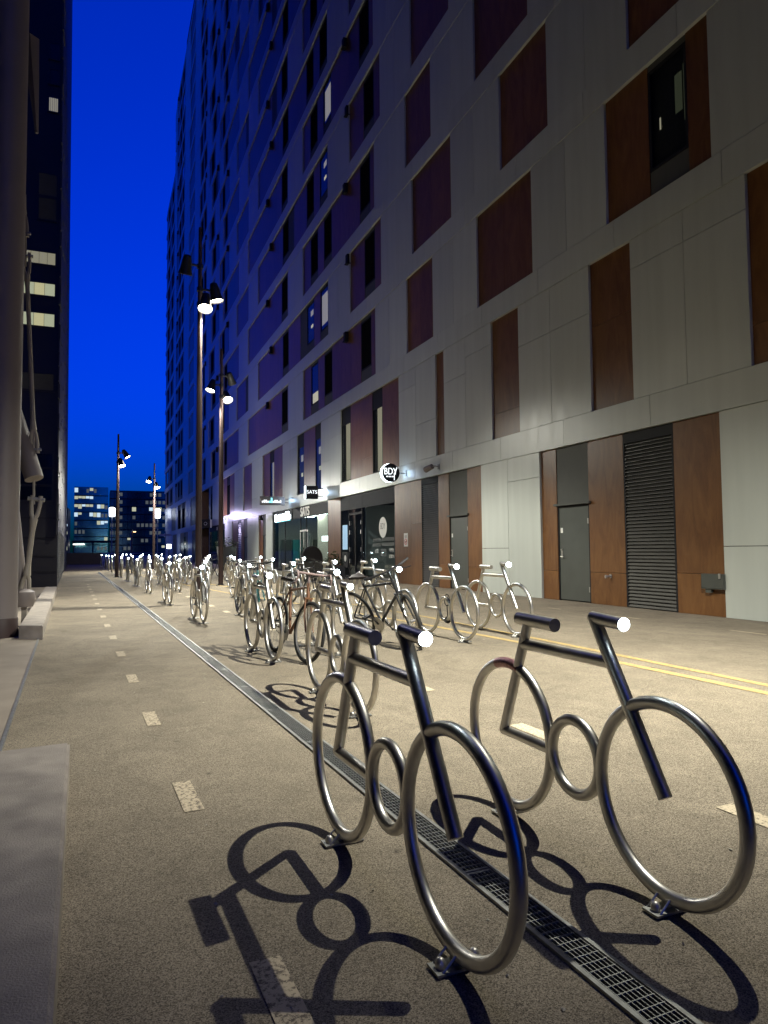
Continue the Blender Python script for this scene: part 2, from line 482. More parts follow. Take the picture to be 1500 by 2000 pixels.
def painted_line(name, pts, w, z=.004):
    bm = bmesh.new(); L, R = [], []
    fine = []
    for (xa, ya), (xb, yb) in zip(pts, pts[1:]):
        n = max(2, int(abs(yb - ya) / .8)); fine += [(xa + (xb - xa) * q / n, ya + (yb - ya) * q / n) for q in range(n)]
    pts = [crowned(*p) for p in fine]
    for i, (x, y) in enumerate(pts):
        L.append(bm.verts.new((x - w / 2, y, z + gz(x - w / 2, y)))); R.append(bm.verts.new((x + w / 2, y, z + gz(x + w / 2, y))))
    for i in range(len(pts) - 1): bm.faces.new((L[i], R[i], R[i + 1], L[i + 1]))
    return obj(name, bm, 'yellow_paint')


tag(painted_line('road_marking', [(5.26, -2), (5.25, 4.2), (5.2, 7.3), (4.97, 10.5), (4.4, 14.9), (3.58, 20.2), (3.3, 22.6), (1.75, 40), (1.5, 52)], .10), 'yellow line on the side of the racks, nearer of two', 'road marking', 'yellow lines')
tag(painted_line('road_marking', [(5.6, -2), (5.55, 4.4), (5.58, 8), (5.56, 11.5), (5.3, 15.5), (4.6, 20), (3.4, 30), (2.05, 40), (1.7, 52)], .09), 'yellow line on the side of the facade, farther of two', 'road marking', 'yellow lines')

# drain with steel grating
dr = thing('drainage_channel', 'narrow steel grated drain running along the cycle path', 'drain')
bm = bmesh.new()
for k in range(13):
    y0, y1 = 0.4 + k * 3.5, 0.4 + (k + 1) * 3.5
    v = [bm.verts.new(p) for p in ((sx(1.385, y0), y0, .002), (sx(1.50, y0), y0, .002), (sx(1.50, y1), y1, .002), (sx(1.385, y1), y1, .002))]; bm.faces.new(v)
obj('channel', bm, 'backing', dr)
for xa, xb in ((1.372, 1.388), (1.497, 1.513)):
    bm = bmesh.new(); ya, yb = 0.4, 46
    v = [bm.verts.new(p) for p in ((sx(xa, ya), ya, .0), (sx(xb, ya), ya, .0), (sx(xb, yb), yb, .0), (sx(xa, yb), yb, .0), (sx(xa, ya), ya, .012), (sx(xb, ya), ya, .012), (sx(xb, yb), yb, .012), (sx(xa, yb), yb, .012))]
    for f in ((4, 5, 6, 7), (0, 1, 5, 4), (1, 2, 6, 5), (3, 0, 4, 7), (2, 3, 7, 6)): bm.faces.new([v[i] for i in f])
    obj('edge_rail', bm, 'galvanised', dr)
bm = bmesh.new()
for j in range(7):
    x = -.048 + .016 * j; box(bm, x - .0012, x + .0012, -.49, .49, .003, .0088)
for j in range(27):
    y = -.49 + .98 * j / 26; w = .006 if j in (0, 26) else .0016; box(bm, -.053, .053, y - w, y + w, .003, .0092)
gm = mesh_of('grating', bm, 'galvanised')
for k in range(45):
    y = 0.9 + k * 1.0; place('grating', gm, dr, (sx(1.4425, y), y, 0), (0, 0, math.atan(-STREET)))

# left: paving, blocks
bm = bmesh.new()
v = [bm.verts.new(p) for p in ((-.32, -6, .012), (-.55, 4.9, .012), (-.87, 13.3, .012), (-1.42, 27.3, .012), (-14, 27.3, .012), (-14, -6, .012))]; bm.faces.new(v)
tag(obj('pavement', bm, 'paving'), kind='structure')
bm = bmesh.new()
for (xa, ya), (xb, yb) in zip(((-.32, -6), (-.55, 4.9), (-.87, 13.3)), ((-.55, 4.9), (-.87, 13.3), (-1.42, 27.3))):
    q = [bm.verts.new(p) for p in ((xa + .001, ya, .0), (xb + .001, yb, .0), (xb + .001, yb, .02), (xa + .001, ya, .02), (xa - .022, ya, .02), (xb - .022, yb, .02))]
    bm.faces.new(q[:4]); bm.faces.new((q[3], q[2], q[5], q[4]))
tag(obj('kerb_edge', bm, 'galvanised'), 'thin steel edging between path and pale paving', 'edging')


def block(name, corners, h, label):
    """cast concrete block with eased top edges"""
    bm = bmesh.new()
    lo = [bm.verts.new((x, y, 0)) for x, y in corners]; hi = [bm.verts.new((x, y, h)) for x, y in corners]
    bm.faces.new(lo[::-1]); bm.faces.new(hi)
    for i in range(4): bm.faces.new((lo[i], lo[(i + 1) % 4], hi[(i + 1) % 4], hi[i]))
    bmesh.ops.bevel(bm, geom=[e for e in bm.edges if all(abs(v.co.z - h) < 1e-5 for v in e.verts)], offset=.012, segments=2, affect='EDGES')
    return tag(obj(name, bm, 'concrete'), label, 'concrete block')


block('concrete_block', ((-2.6, -3), (0.02, -3), (-.14, 4.26), (-2.6, 4.02)), .2, 'big smooth grey concrete block nearest the viewer by the path')
block('concrete_block', ((-1.06, 11.24), (-.74, 11.07), (-1.2, 23.4), (-1.52, 23.4)), .2, 'long low concrete block beside the black tower corner')

# ---------------------------------------------------------------- long apartment block on the right
S_LO = [0.0, 4.28] + [8.26 + 3.42 * k for k in range(19)]
S_HI = [3.64, 7.62] + [8.26 + 3.42 * k + 2.74 for k in range(19)]
bld = thing('apartment_block', 'long tall apartment block clad in pale and brown panels along the street', 'building')
Y_NEAR, Y_END = -45.0, 123.5
YR0, YR1 = facade_y(407, 3), facade_y(393, 3)


def roof_z(y): return 60.7 if y > 108.5 else (69.6 if y > 95 else 71.6)


XB = XF + .12                        # dark backing behind the panels
bm = bmesh.new(); box(bm, XB, 26, Y_NEAR, YR0, 0, 71.4); box(bm, XB, 26, YR1, Y_END, 0, 60.5); box(bm, XB, 26, YR1, 108.5, 60.5, 69.4); box(bm, XB, 26, YR1, 95, 69.4, 71.4)
box(bm, XB, 26, YR0, YR1, 7.62, 71.4); box(bm, 20, 26, YR0, YR1, 0, 7.62)
tag(obj('wall_core', bm, 'backing', bld), kind='stuff')

W_LIST, B_LIST, G_LIST, BAND = [], [], [], []      # (y0, y1, z0, z1)
XW, XBR = XF, XF + .055              # pale panels stand proud of the brown ones


def white_bay(y0, y1, z0, z1, joint=None, k=2):
    cuts = [y0, y1] if joint is None else [y0, joint, y1]
    if joint is None and y1 - y0 > 2.4: cuts = [y0, (y0 + y1) / 2, y1]
    for i, (a, b) in enumerate(zip(cuts, cuts[1:])):
        if k < 2:
            c = random.choice((z0 + .62, z1 - .62, z0 + 1.25, z1 - 1.1))
            W_LIST.append((a, b, z0, c)); W_LIST.append((a, b, c, z1))
        else: W_LIST.append((a, b, z0, z1))


def brown_bay(y0, y1, z0, z1, wins=(), k=2):
    """brown bay cut into upright strips; window strips are framed by dark panels above and below"""
    cur = y0
    for a, b in sorted(wins):
        if a - cur > .08: brown_strips(cur, a, z0, z1, k)
        windows.append((a, b, z0 + .52, z1 - .14, k)); G_LIST.append((a, b, z0, z0 + .52)); G_LIST.append((a, b, z1 - .14, z1))
        cur = b
    if y1 - cur > .08: brown_strips(cur, y1, z0, z1, k)


def brown_strips(y0, y1, z0, z1, k):
    n = max(1, round((y1 - y0) / 1.25)); w = (y1 - y0) / n
    for i in range(n):
        a, b = y0 + i * w, y0 + (i + 1) * w
        if k >= 2 and random.random() < .08 and n > 1: G_LIST.append((a, b, z0, z1))
        elif k < 2:
            c = random.choice((z0 + .7, z0 + 1.9, z0 + .75)); B_LIST.append((a, b, z0, c)); B_LIST.append((a, b, c, z1))
        else: B_LIST.append((a, b, z0, z1))


windows, tall_windows, doors, louvres, hoods = [], [], [], [], []
JOINT = {}
LAY0 = [('W', 1411), ('B', 1315), ('L', 1216), ('B', 1147), ('D', 1085), ('B', 1056), ('W', 941, 993), ('B', 911), ('D', 875), ('B', 854), ('L', 821), ('B', 769, 801), ('shop_a', 663), ('B', 639), ('shop_b', 532),
        ('W', 519), ('D', 512), ('B', 505), ('W', 483), ('D', 475), ('B', 470), ('L', 463), ('B', 453), ('W', 439), ('shop_c', 408.5), ('B', 407), ('gap', 393), ('W', 383), ('B', 375), ('W', 367), ('B', 362), ('G', 358), ('B', 352), ('W', 345), ('B', 337), ('W', 322.5)]
LAY1 = [('B', 1461), ('W', 1233, 1337), ('B', 1152), ('W', 1013, 1075), ('B', 960), ('W', 867, 909), ('B', 851), ('W', 779, 812), ('B', 745), ('G', 725), ('B', 683), ('G', 665), ('W', 627), ('G', 614), ('B', 592), ('G', 580),
        ('W', 552), ('B', 534), ('G', 526), ('B', 513), ('W', 492), ('B', 475), ('W', 458), ('B', 448), ('G', 442), ('B', 435), ('W', 415), ('G', 411), ('B', 407), ('gap', 393), ('W', 382), ('B', 372), ('W', 363), ('B', 360), ('G', 355), ('B', 352), ('G', 347), ('W', 343), ('B', 335), ('W', 322.5)]
EVEN = [('W', 1384), ('B', 1182, [(1338, 1263)]), ('W', 1038, 1104), ('B', 931), ('W', 845, 885), ('B', 794), ('W', 733, 760), ('B', 592, [(723, 703), (647, 632), (620, 606)], 677), ('W', 563), ('B', 484, [(560, 549)], 523), ('W', 466),
        ('B', 435, [(442, 437)]), ('W', 427), ('B', 412, [(419, 413.5)], 424), ('W', 402), ('B', 389, [(400, 396), (394, 390)]), ('W', 377), ('B', 368), ('W', 357), ('B', 342, [(355, 352), (350, 347)], 344), ('W', 338), ('B', 322.5, [(335, 332), (328, 325)])]
ODD = [('B', 1221), ('W', 1067, 1140), ('B', 975), ('W', 880, 924), ('B', 804), ('W', 744, 772), ('B', 683, [(730, 710)], 681), ('W', 641, 660), ('B', 504, [(639, 624), (612, 598), (562, 551)], 530), ('W', 485), ('B', 462), ('W', 447),
       ('B', 428, [(437, 432)], 444), ('W', 419), ('B', 407, [(416, 410)]), ('W', 400), ('B', 388, [(398, 395), (392, 389)], 401), ('W', 378), ('B', 367), ('W', 358), ('B', 342, [(355, 352), (350, 347)], 344), ('W', 338), ('B', 322.5, [(335, 332), (328, 325)])]
shops = {}
for k in range(len(S_LO)):
    z0, z1 = S_LO[k], S_HI[k]
    lay = LAY0 if k == 0 else LAY1 if k == 1 else (EVEN if k % 2 == 0 else ODD)
    zr = (1.8, 6.0)[k] if k < 2 else (9.6 if k % 2 == 0 else 13.0)
    y = Y_NEAR
    # bays in front of the first one in view
    first = facade_y(lay[0][1], zr)
    fill = [2.6, 1.5, 3.0, 1.2, 2.2, 1.8, 3.4, 1.3, 2.4]; i = k % 3; t = 'B' if lay[0][0] == 'W' else 'W'
    cur = first - (2.2 if lay[0][0] == 'W' else 1.6)
    stack = [(cur, first, lay[0][0])]
    while cur > Y_NEAR:
        nxt = max(Y_NEAR, cur - fill[i % len(fill)]); stack.append((nxt, cur, t)); t = 'W' if t == 'B' else 'B'; cur = nxt; i += 1
    for a, b, tt in stack:
        if b - a < .1: continue
        if tt == 'W': white_bay(a, b, z0, z1, None, k)
        else: brown_bay(a, b, z0, z1, (), k)
    y = first
    for e in lay[1:]:
        b = facade_y(e[1], zr)
        if z1 > roof_z((y + b) / 2): y = b; continue
        tt = e[0]
        if tt == 'W': white_bay(y, b, z0, z1, facade_y(e[2], zr) if len(e) > 2 else None, k)
        elif tt == 'B':
            wins = [(facade_y(p, zr), facade_y(q, zr)) for p, q in e[2]] if len(e) > 2 and isinstance(e[2], list) else []
            if k == 0 and len(e) > 2:
                j = facade_y(e[2], zr); B_LIST += [(y, j, 0, 2.15), (y, j, 2.15, 3.64), (j, b, 0, .95), (j, b, .95, 3.64)]
            else: brown_bay(y, b, z0, z1, wins, k)
            if len(e) > 3: hoods.append((facade_y(e[3], zr), z1))
        elif tt == 'G':
            if k == 1: tall_windows.append((y, b, z0, z1))
            else: windows.append((y, b, z0 + .1, z1 - .5, 0)); G_LIST.append((y, b, z1 - .5, z1))
        elif tt == 'D': doors.append((y, b))
        elif tt == 'L': louvres.append((y, b))
        elif tt.startswith('shop'): shops[tt] = (y, b)
        y = b
    zb = S_LO[k + 1] if k + 1 < len(S_LO) else z1 + .7
    y = Y_NEAR + .9 * (k % 3)
    while y < Y_END:
        b = min(Y_END, y + 2.78)
        if z1 < roof_z(b): BAND.append((y, b, z1, zb))
        y = b


def shows(q):
    """how large a facade piece stands in the picture (0 when out of frame)"""
    a, b, z0, z1 = q[:4]
    if b < 6.5: return 0
    a = max(a, 6.5)
    P = [project((XF, yy, zz)) for yy, zz in ((a, z0), (b, z0), (b, z1), (a, z1))]
    if max(p[0] for p in P) < 0 or min(p[0] for p in P) > 1500 or max(p[1] for p in P) < 0 or min(p[1] for p in P) > 2000: return 0
    return abs(sum(P[i][0] * P[(i + 1) % 4][1] - P[(i + 1) % 4][0] * P[i][1] for i in range(4))) / 2


def clad(lst, name, m, x0, x1, gap, most=290):
    order = sorted(lst, key=shows, reverse=True)
    bm = bmesh.new(); n = 0
    for i, (a, b, z0, z1) in enumerate(order):
        if i < most and shows((a, b, z0, z1)) > 0: piece(name, m, bld, x0, x1, a + gap, b - gap, z0 + gap, z1 - gap)
        else: box(bm, x0, x1, a + gap, b - gap, z0 + gap, z1 - gap); n += 1
    if n: tag(obj(name + '_field', bm, m, bld), kind='stuff')
    else: bm.free()


clad(W_LIST, 'pale_panel', 'white_panel', XW, XB - .002, .006)
clad(B_LIST, 'brown_panel', 'brown_panel', XBR, XB - .002, .004)
clad(G_LIST, 'dark_panel', 'grey_panel', XBR + .012, XB - .002, .004)
clad(BAND, 'floor_band', 'white_panel', XF - .012, XB - .002, .0055)

LIT = {}


def window(y0, y1, z0, z1, lit=None, tall=False):
    """dark frame, a pane set back in it and, behind lit ones, a room light, curtain or painted-in reflection"""
    bm = bmesh.new(); f = .06 if y1 - y0 > .5 else .04
    xa, xb = XBR + .004, XB - .004
    box(bm, xa, xb, y0, y0 + f, z0, z1); box(bm, xa, xb, y1 - f, y1, z0, z1)
    box(bm, xa, xb, y0 + f, y1 - f, z0, z0 + f); box(bm, xa, xb, y0 + f, y1 - f, z1 - f, z1)
    if tall: box(bm, xa + .01, xb, y0 + f, y1 - f, z1 - .75, z1 - f)
    w = obj('window', bm, 'frame_black', bld)
    zt = z1 - (.75 if tall else f)
    if lit:
        piece('pane', 'window_glass', w, xa + .022, xa + .026, y0 + f, y1 - f, z0 + f, zt)
        if lit == 'curtain':
            bm = bmesh.new(); n = 40; pts = []
            a, b = y0 + f + .0, y0 + f + (y1 - y0 - 2 * f) * .62
            for i in range(n + 1):
                t = i / n; pts.append((xa + .044 + .007 * math.sin(t * 46), a + (b - a) * t))
            for i in range(n):
                v = [bm.verts.new(p) for p in ((pts[i][0], pts[i][1], z0 + f), (pts[i + 1][0], pts[i + 1][1], z0 + f), (pts[i + 1][0], pts[i + 1][1], zt), (pts[i][0], pts[i][1], zt))]; bm.faces.new(v)
            obj('curtain', bm, 'room_dim', w)
        elif lit == 'strip':
            for (u0, u1, v0, v1, mm) in ((.35, .75, .38, .46, 'room_warm'), (.3, .8, .70, .84, 'room_dim')):
                piece('room_light_or_glint', mm, w, xa + .045, xa + .05, y0 + f + (y1 - y0) * u0 * .7, y0 + f + (y1 - y0) * u1 * .7, z0 + (zt - z0) * v0, z0 + (zt - z0) * v1)
        elif lit == 'streak':
            for (u0, u1, v0, v1, mm) in ((.16, .34, .42, .80, 'reflection_glow'), (.72, .755, .38, .5, 'room_dim'), (.08, .12, .3, .85, 'reflection_glow')):  # glowing strips stand in for lights reflected in the glass
                piece('room_light_or_glint', mm, w, xa + .045, xa + .05, y0 + (y1 - y0) * u0, y0 + (y1 - y0) * u1, z0 + (zt - z0) * v0, z0 + (zt - z0) * v1)
        elif lit == 'low': piece('room_light_or_glint', 'room_warm', w, xa + .045, xa + .05, y0 + f, y1 - f * 2, z0 + f, z0 + .6)
        elif lit == 'full': piece('room_light_or_glint', 'room_dim', w, xa + .045, xa + .05, y0 + f * 2, y1 - f * 2, z0 + .3, zt - .2)
    else: piece('pane', 'dark_pane' if random.random() < .06 else 'black_pane', w, xa + .022, xa + .03, y0 + f, y1 - f, z0 + f, zt)


# lit windows and one with a painted-in reflection, found by where they stand
for px, py, kind in ((613, 745, 'low'), (605, 615, 'strip'), (632, 590, 'full'), (1300, 220, 'streak'), (630, 190, 'full'), (634, 330, 'strip')):
    z = (CAM + ray(px, py) * (XF / ray(px, py)[0])); best = min(range(len(windows)), key=lambda i: abs((windows[i][0] + windows[i][1]) / 2 - z[1]) + abs((windows[i][2] + windows[i][3]) / 2 - z[2]))
    LIT[best] = kind
for i, (a, b, z0, z1, k) in enumerate(windows): window(a + .003, b - .003, z0 + .003, z1 - .003, LIT.get(i))
for i, (a, b, z0, z1) in enumerate(tall_windows): window(a + .004, b - .004, z0 + .004, z1 - .004, ('curtain', 'curtain', 'strip', 'strip', 'curtain')[i] if i < 5 else None, True)

# vent hoods under the floor bands
bm = bmesh.new(); box(bm, -.16, 0, -.12, .12, -.42, -.02); box(bm, -.2, 0, -.14, .14, -.46, -.42)
bmesh.ops.translate(bm, verts=bm.verts, vec=(0, 0, 0)); hm = mesh_of('vent_hood', bm, 'frame_black')
n = 0
for k in range(2, len(S_LO)):
    for e in (EVEN if k % 2 == 0 else ODD):
        if len(e) > 3 and n < 90:
            yy = facade_y(e[3], 9.6 if k % 2 == 0 else 13.0)
            if S_HI[k] < roof_z(yy): place('vent_hood', hm, bld, (XBR - .002, yy, S_HI[k]), (0, 0, 0)); n += 1

# doors
for i, (y0, y1) in enumerate(doors):
    piece('dark_panel', 'grey_panel', bld, XBR + .012, XB - .002, y0 + .004, y1 - .004, 2.3, 3.635)
    d = piece('door', 'door_paint', bld, XBR + .03, XB - .002, y0 + .05, y1 - .04, .03, 2.2)
    bm = bmesh.new(); box(bm, XBR + .015, XB - .004, y0 + .004, y0 + .045, 0, 2.24); box(bm, XBR + .015, XB - .004, y1 - .035, y1 - .004, 0, 2.24); box(bm, XBR + .015, XB - .004, y0 + .045, y1 - .035, 2.205, 2.24)
    fr = obj('door_frame', bm, 'frame_black', bld)
    piece('drip_rail', 'grey_panel', bld, XBR - .06, XBR + .03, y0 - .07, y1 + .07, 2.245, 2.295)
    if i < 2:
        bm = bmesh.new(); yk = y1 - .13
        box(bm, XBR + .018, XBR + .03, yk - .02, yk + .02, 1.0, 1.22); sweep(bm, [(XBR + .03, yk, 1.04), (XBR - .03, yk, 1.04), (XBR - .03, yk - .11, 1.04)], .01, 8)
        lathe(bm, [(0, .018), (.03, .018)], (XBR + .02, yk, 1.2), (-1, 0, 0), 12)
        obj('door_handle', bm, 'zinc', bld, True)
        piece('door_notice', 'white_print', bld, XBR + .026, XBR + .0295, y1 - .17, y1 - .09, 1.6, 1.72)
        for zz in (.3, 1.85): piece('hinge', 'zinc', bld, XBR + .012, XBR + .03, y0 + .045, y0 + .075, zz - .06, zz + .06)

# louvred vents
for i, (y0, y1) in enumerate(louvres):
    top = 3.42
    bm = bmesh.new(); box(bm, XBR, XB - .004, y0 + .004, y0 + .045, 0.0, 3.62); box(bm, XBR, XB - .004, y1 - .045, y1 - .004, 0.0, 3.62); box(bm, XBR, XB - .004, y0 + .045, y1 - .045, top, 3.62)
    lv = obj('louvred_vent', bm, 'frame_black', bld)
    ns = 48 if i < 2 else 24; p = top / ns
    bm = bmesh.new(); v = [bm.verts.new(q) for q in ((0, -.5, 0), (0, .5, 0), (.05, .5, .055), (.05, -.5, .055), (0, -.5, .012), (0, .5, .012), (.05, .5, .067), (.05, -.5, .067))]
    for f in ((0, 1, 2, 3), (7, 6, 5, 4), (0, 4, 5, 1), (1, 5, 6, 2), (2, 6, 7, 3), (3, 7, 4, 0)): bm.faces.new([v[j] for j in f])
    sm = mesh_of('slat', bm, 'louvre_metal')
    for j in range(ns): place('slat', sm, lv, (XBR + .004, (y0 + y1) / 2, .02 + j * p), (0, 0, 0), (1, y1 - y0 - .09, 1 if i < 2 else 1.7))

# small things on the wall
eb = thing('meter_box', 'small dark metal box on the brown panel low beside the louvred vent', 'box', (XBR, 9.2, .62))
piece('body', 'door_paint', eb, -.09, 0, -.25, .25, -.13, .14); piece('lid', 'door_paint', eb, -.098, -.09, -.24, .24, -.11, .13); piece('latch', 'zinc', eb, -.115, -.098, -.19, -.15, .06, .15); piece('spout', 'door_paint', eb, -.07, -.01, .06, .18, -.2, -.13)
tp = thing('wall_tap', 'small steel wall tap low on the brown panel beside the door', 'tap', (XBR, 11.95, .63))
bm = bmesh.new(); lathe(bm, [(0, .045), (.015, .045), (.016, .02), (.08, .022), (.09, .035), (.13, .035)], (0, 0, 0), (-1, 0.25, -.1), 14); obj('tap_body', bm, 'zinc', tp, True)
ns_ = thing('no_smoking_sign', 'small white no smoking notice with red ring on brown panels', 'sign', (XBR, 22.7, 1.58))
piece('plate', 'white_print', ns_, -.006, -.001, -.17, .17, -.24, .24)
bm = bmesh.new(); sweep(bm, circle_pts((-.008, 0, -.07), .1, 24, 'yz'), .012, 6, True); sweep(bm, [(-.008, -.07, 0.0), (-.008, .07, -.14)], .009, 6); obj('red_ring', bm, 'red_print', ns_)
piece('cigarette', 'frame_black', ns_, -.009, -.006, -.06, .06, -.085, -.06); piece('print_line', 'grey_print', ns_, -.009, -.006, -.1, .1, .12, .15); piece('print_line', 'grey_print', ns_, -.009, -.006, -.08, .08, .07, .09)

fl = thing('wall_floodlight', 'grey tubular floodlight on an arm on the pale fascia, unlit', 'floodlight', (XF - .012, 19.9, 3.9))
bm = bmesh.new(); box(bm, -.02, 0, -.06, .06, -.08, .08); sweep(bm, [(-.02, 0, 0), (-.14, .05, .02), (-.2, .12, 0)], .02, 8); obj('arm', bm, 'galvanised', fl, True)
bm = bmesh.new(); lathe(bm, [(0, .05), (.02, .085), (.32, .1), (.34, .095), (.3, .08)], (-.18, .08, .02), (-.35, .9, -.28), 18); obj('lamp_tube', bm, 'column_paint', fl, True)

# shop fronts on the ground floor


def shop_front(key, label, mull, door=None, fascia=.62, interior=True):
    y0, y1 = shops[key]
    s = thing('shop_front', label, 'shop front', (XF, 0, 0))
    bm = bmesh.new(); z1 = 3.62
    xa, xb = .06, .115
    ys = [y0 + .03] + [y0 + (y1 - y0) * m for m in mull] + [y1 - .03]
    for yy in ys: box(bm, xa, xb, yy - .035, yy + .035, 0, z1)
    for a, b in zip(ys, ys[1:]): box(bm, xa + .002, xb, a + .035, b - .035, 0, .12); box(bm, xa + .002, xb, a + .035, b - .035, z1 - .05, z1)
    obj('frame', bm, 'frame_black', s)
    for a, b in zip(ys, ys[1:]):
        piece('fascia_panel', 'frame_black', s, xa + .004, xb, a + .036, b - .036, z1 - fascia, z1 - .055)
        piece('pane', 'shop_glass', s, xa + .025, xa + .033, a + .036, b - .036, .122, z1 - fascia - .002)
    return s, ys


# rooms behind the shop glass are cut into the core
sa, ya = shop_front('shop_a', 'dark shop front with round white sticker and lettering on the glass', (.56, .82))
sb, yb = shop_front('shop_b', 'lit gym entrance with glazed double doors and dark fascia', (.34, .44, .74))
sc_, yc = shop_front('shop_c', 'dim cafe front behind the far lamp post', (.5,), fascia=.5)
bpy.data.objects.remove(bpy.data.objects['wall_core'], do_unlink=True)
bm = bmesh.new()
cuts = sorted([shops[k] for k in ('shop_a', 'shop_b', 'shop_c')]); cur = Y_NEAR
for a, b in cuts:
    if b > YR0 - .3: b = YR0 - .2
    box(bm, XB, 26, cur, a + .02, 0, 3.66); box(bm, 14.5, 26, a + .02, b - .02, 0, 3.66); cur = b - .02
box(bm, XB, 26, cur, YR0, 0, 3.66); box(bm, XB, 26, Y_NEAR, YR0, 3.66, 71.4)
box(bm, XB, 26, YR1, Y_END, 0, 60.5); box(bm, XB, 26, YR1, 108.5, 60.5, 69.4); box(bm, XB, 26, YR1, 95, 69.4, 71.4)
box(bm, XB, 26, YR0, YR1, 7.62, 71.4); box(bm, 20, 26, YR0, YR1, 0, 7.62)
tag(obj('wall_core', bm, 'backing', bld), kind='stuff')
for i in range(7):                   # brown lining of the far wall of the passage
    piece('brown_panel', 'brown_panel', bld, XF + i * 1.3, XF + (i + 1) * 1.3 - .01, YR1 - .05, YR1 - .002, .02, 3.6); piece('brown_panel', 'brown_panel', bld, XF + i * 1.3, XF + (i + 1) * 1.3 - .01, YR1 - .05, YR1 - .002, 3.62, 7.6)
piece('passage_light', 'tube_light', bld, XF + .4, XF + .7, YR0 + .6, YR0 + .9, 7.55, 7.61)

# shop A details
R90 = (PI / 2, 0, -PI / 2)           # text facing the street (-X)
XG = .06 + .022
bm = bmesh.new(); lathe(bm, [(0, .4), (.004, .4)], (XG, 24.95, 2.1), (-1, 0, 0), 40); st = obj('glass_sticker', bm, 'white_print', sa)
text('sticker_lettering', 'BDY', 'grey_print', sa, (XG - .008, 24.95, 2.14), R90, .34, .001, .75)
text('glass_lettering', 'LASER', 'white_print', sa, (XG - .002, 25.6, 1.17), R90, .2, .001, .75)
text('glass_lettering', 'VIPPER', 'white_print', sa, (XG - .002, 24.1, 1.2), R90, .2, .001, .75)
text('glass_lettering', '& BRYN', 'white_print', sa, (XG - .002, 24.1, .97), R90, .2, .001, .75)
for y, z, w in ((25.6, 1.62, .4), (25.6, 1.42, .45), (24.45, 1.64, .62), (24.45, 1.44, .62), (24.9, 1.2, .28), (24.9, 1.05, .28)):
    for q in range(3): piece('print_line', 'grey_print', sa, XG - .004, XG - .001, y - w, y + w, z - .055 + q * .045, z - .035 + q * .045)
piece('poster', 'screen', sa, .09, .1, ya[2] + .3, ya[3] - .15, 1.25, 2.35)
piece('notice_board', 'frame_black', sa, .075, .09, ya[2] + .2, ya[3] - .1, .45, 1.15)
bm = bmesh.new(); lathe(bm, [(0, .14), (.004, .14)], (.073, (ya[2] + ya[3]) / 2, .85), (-1, 0, 0), 24); obj('notice_spot', bm, 'white_print', sa)
for y in (ya[1] + .12, ya[2] - .12):
    for z in (.75, 1.25, 2.0, 2.4): piece('door_fitting', 'zinc', sa, .045, .06, y - .03, y + .03, z - .09, z + .09)
piece('door_stile', 'frame_black', sa, .055, .115, (ya[1] + ya[2]) / 2 - .05, (ya[1] + ya[2]) / 2 + .05, .12, 2.75); piece('door_head', 'frame_black', sa, .055, .115, ya[1], ya[2], 2.75, 2.85)
for x, y0, y1, z0, z1, m in ((1.6, 23.8, 24.6, .1, 1.2, 'room_wall'), (3.4, 24, 29.5, .1, 3.0, 'room_wall'), (1.2, 25.3, 25.6, .1, 1.5, 'grey_panel'), (2.2, 24.1, 24.3, 2.2, 2.6, 'screen'), (2.2, 26.2, 26.35, 2.1, 2.6, 'screen')): piece('shop_fitting', m, sa, x, x + .15, y0, y1, z0, z1)
piece('ceiling_spot', 'tube_light', sa, .5, .6, ya[3] - .6, ya[3] - .5, 3.3, 3.36)

# shop B: gym
text('fascia_lettering', 'SATS', 'letter_soft', sb, (.02, 35.85, 3.28), R90, .7, .02, 1.12)
fy = (yb[1] + yb[2]) / 2
x0 = .05
piece('lit_sign_backing', 'frame_black', sb, .03, .055, 38.6, 42.6, 2.95, 3.58)
for y0, y1, z0, z1 in ((42.2, 42.55, 3.0, 3.45), (41.6, 42.1, 3.0, 3.38), (41.1, 41.5, 3.02, 3.42), (39.9, 40.75, 3.02, 3.42), (39.2, 39.85, 3.02, 3.5), (38.85, 39.1, 3.05, 3.3)): piece('lit_letter', 'sign_white', sb, -.02, .028, y0, y1, z0, z1)
piece('sign_glow_strip', 'sign_cyan', sb, -.01, .028, 38.9, 42.5, 2.965, 2.99)
for a, b, z0, z1, x, m in ((yb[0] + .3, yb[1], .1, 2.9, 3.6, 'room_wall'), (yb[1], yb[2], .1, 2.9, 4.0, 'curtain'), (yb[2], yb[4] - .1, .1, 3.0, 3.0, 'room_wall'), (yb[3] + .1, yb[3] + .5, .1, 2.2, 1.6, 'grey_panel')): piece('shop_fitting', m, sb, x, x + .15, a, b, z0, z1)
piece('ceiling_light', 'tube_light', sb, 1.2, 1.5, 34.0, 36.6, 1.72, 2.0)
for q in range(4): piece('ceiling_light', 'ceiling_panel', sb, 1.0, 1.6, yb[0] + .8 + q * 2.2, yb[0] + 1.9 + q * 2.2, 3.2, 3.26)
for q in range(2): piece('ceiling_light', 'ceiling_panel', sa, 2.4, 2.6, ya[0] + 1.2 + q * 2.6, ya[0] + 1.6 + q * 2.6, 3.2, 3.26)
piece('room_light_or_glint', 'room_warm', sb, 2.2, 2.25, yb[2] - 1.4, yb[2] + .2, 2.2, 2.8)
piece('screen', 'screen', sb, 2.1, 2.15, yb[1] + .2, yb[2] - .2, 1.2, 2.1)
piece('screen', 'purple_light', sb, 2.1, 2.15, yb[1] + .2, yb[2] + .2, 2.1, 2.2)
for q, (yy, m_) in enumerate(((yb[4] - .2, 'room_wall'), (yb[2] + .6, 'curtain'))): piece('side_wall', m_, sb, .35 + q * .9, 4.2, yy, yy + .12, .05, 3.3)
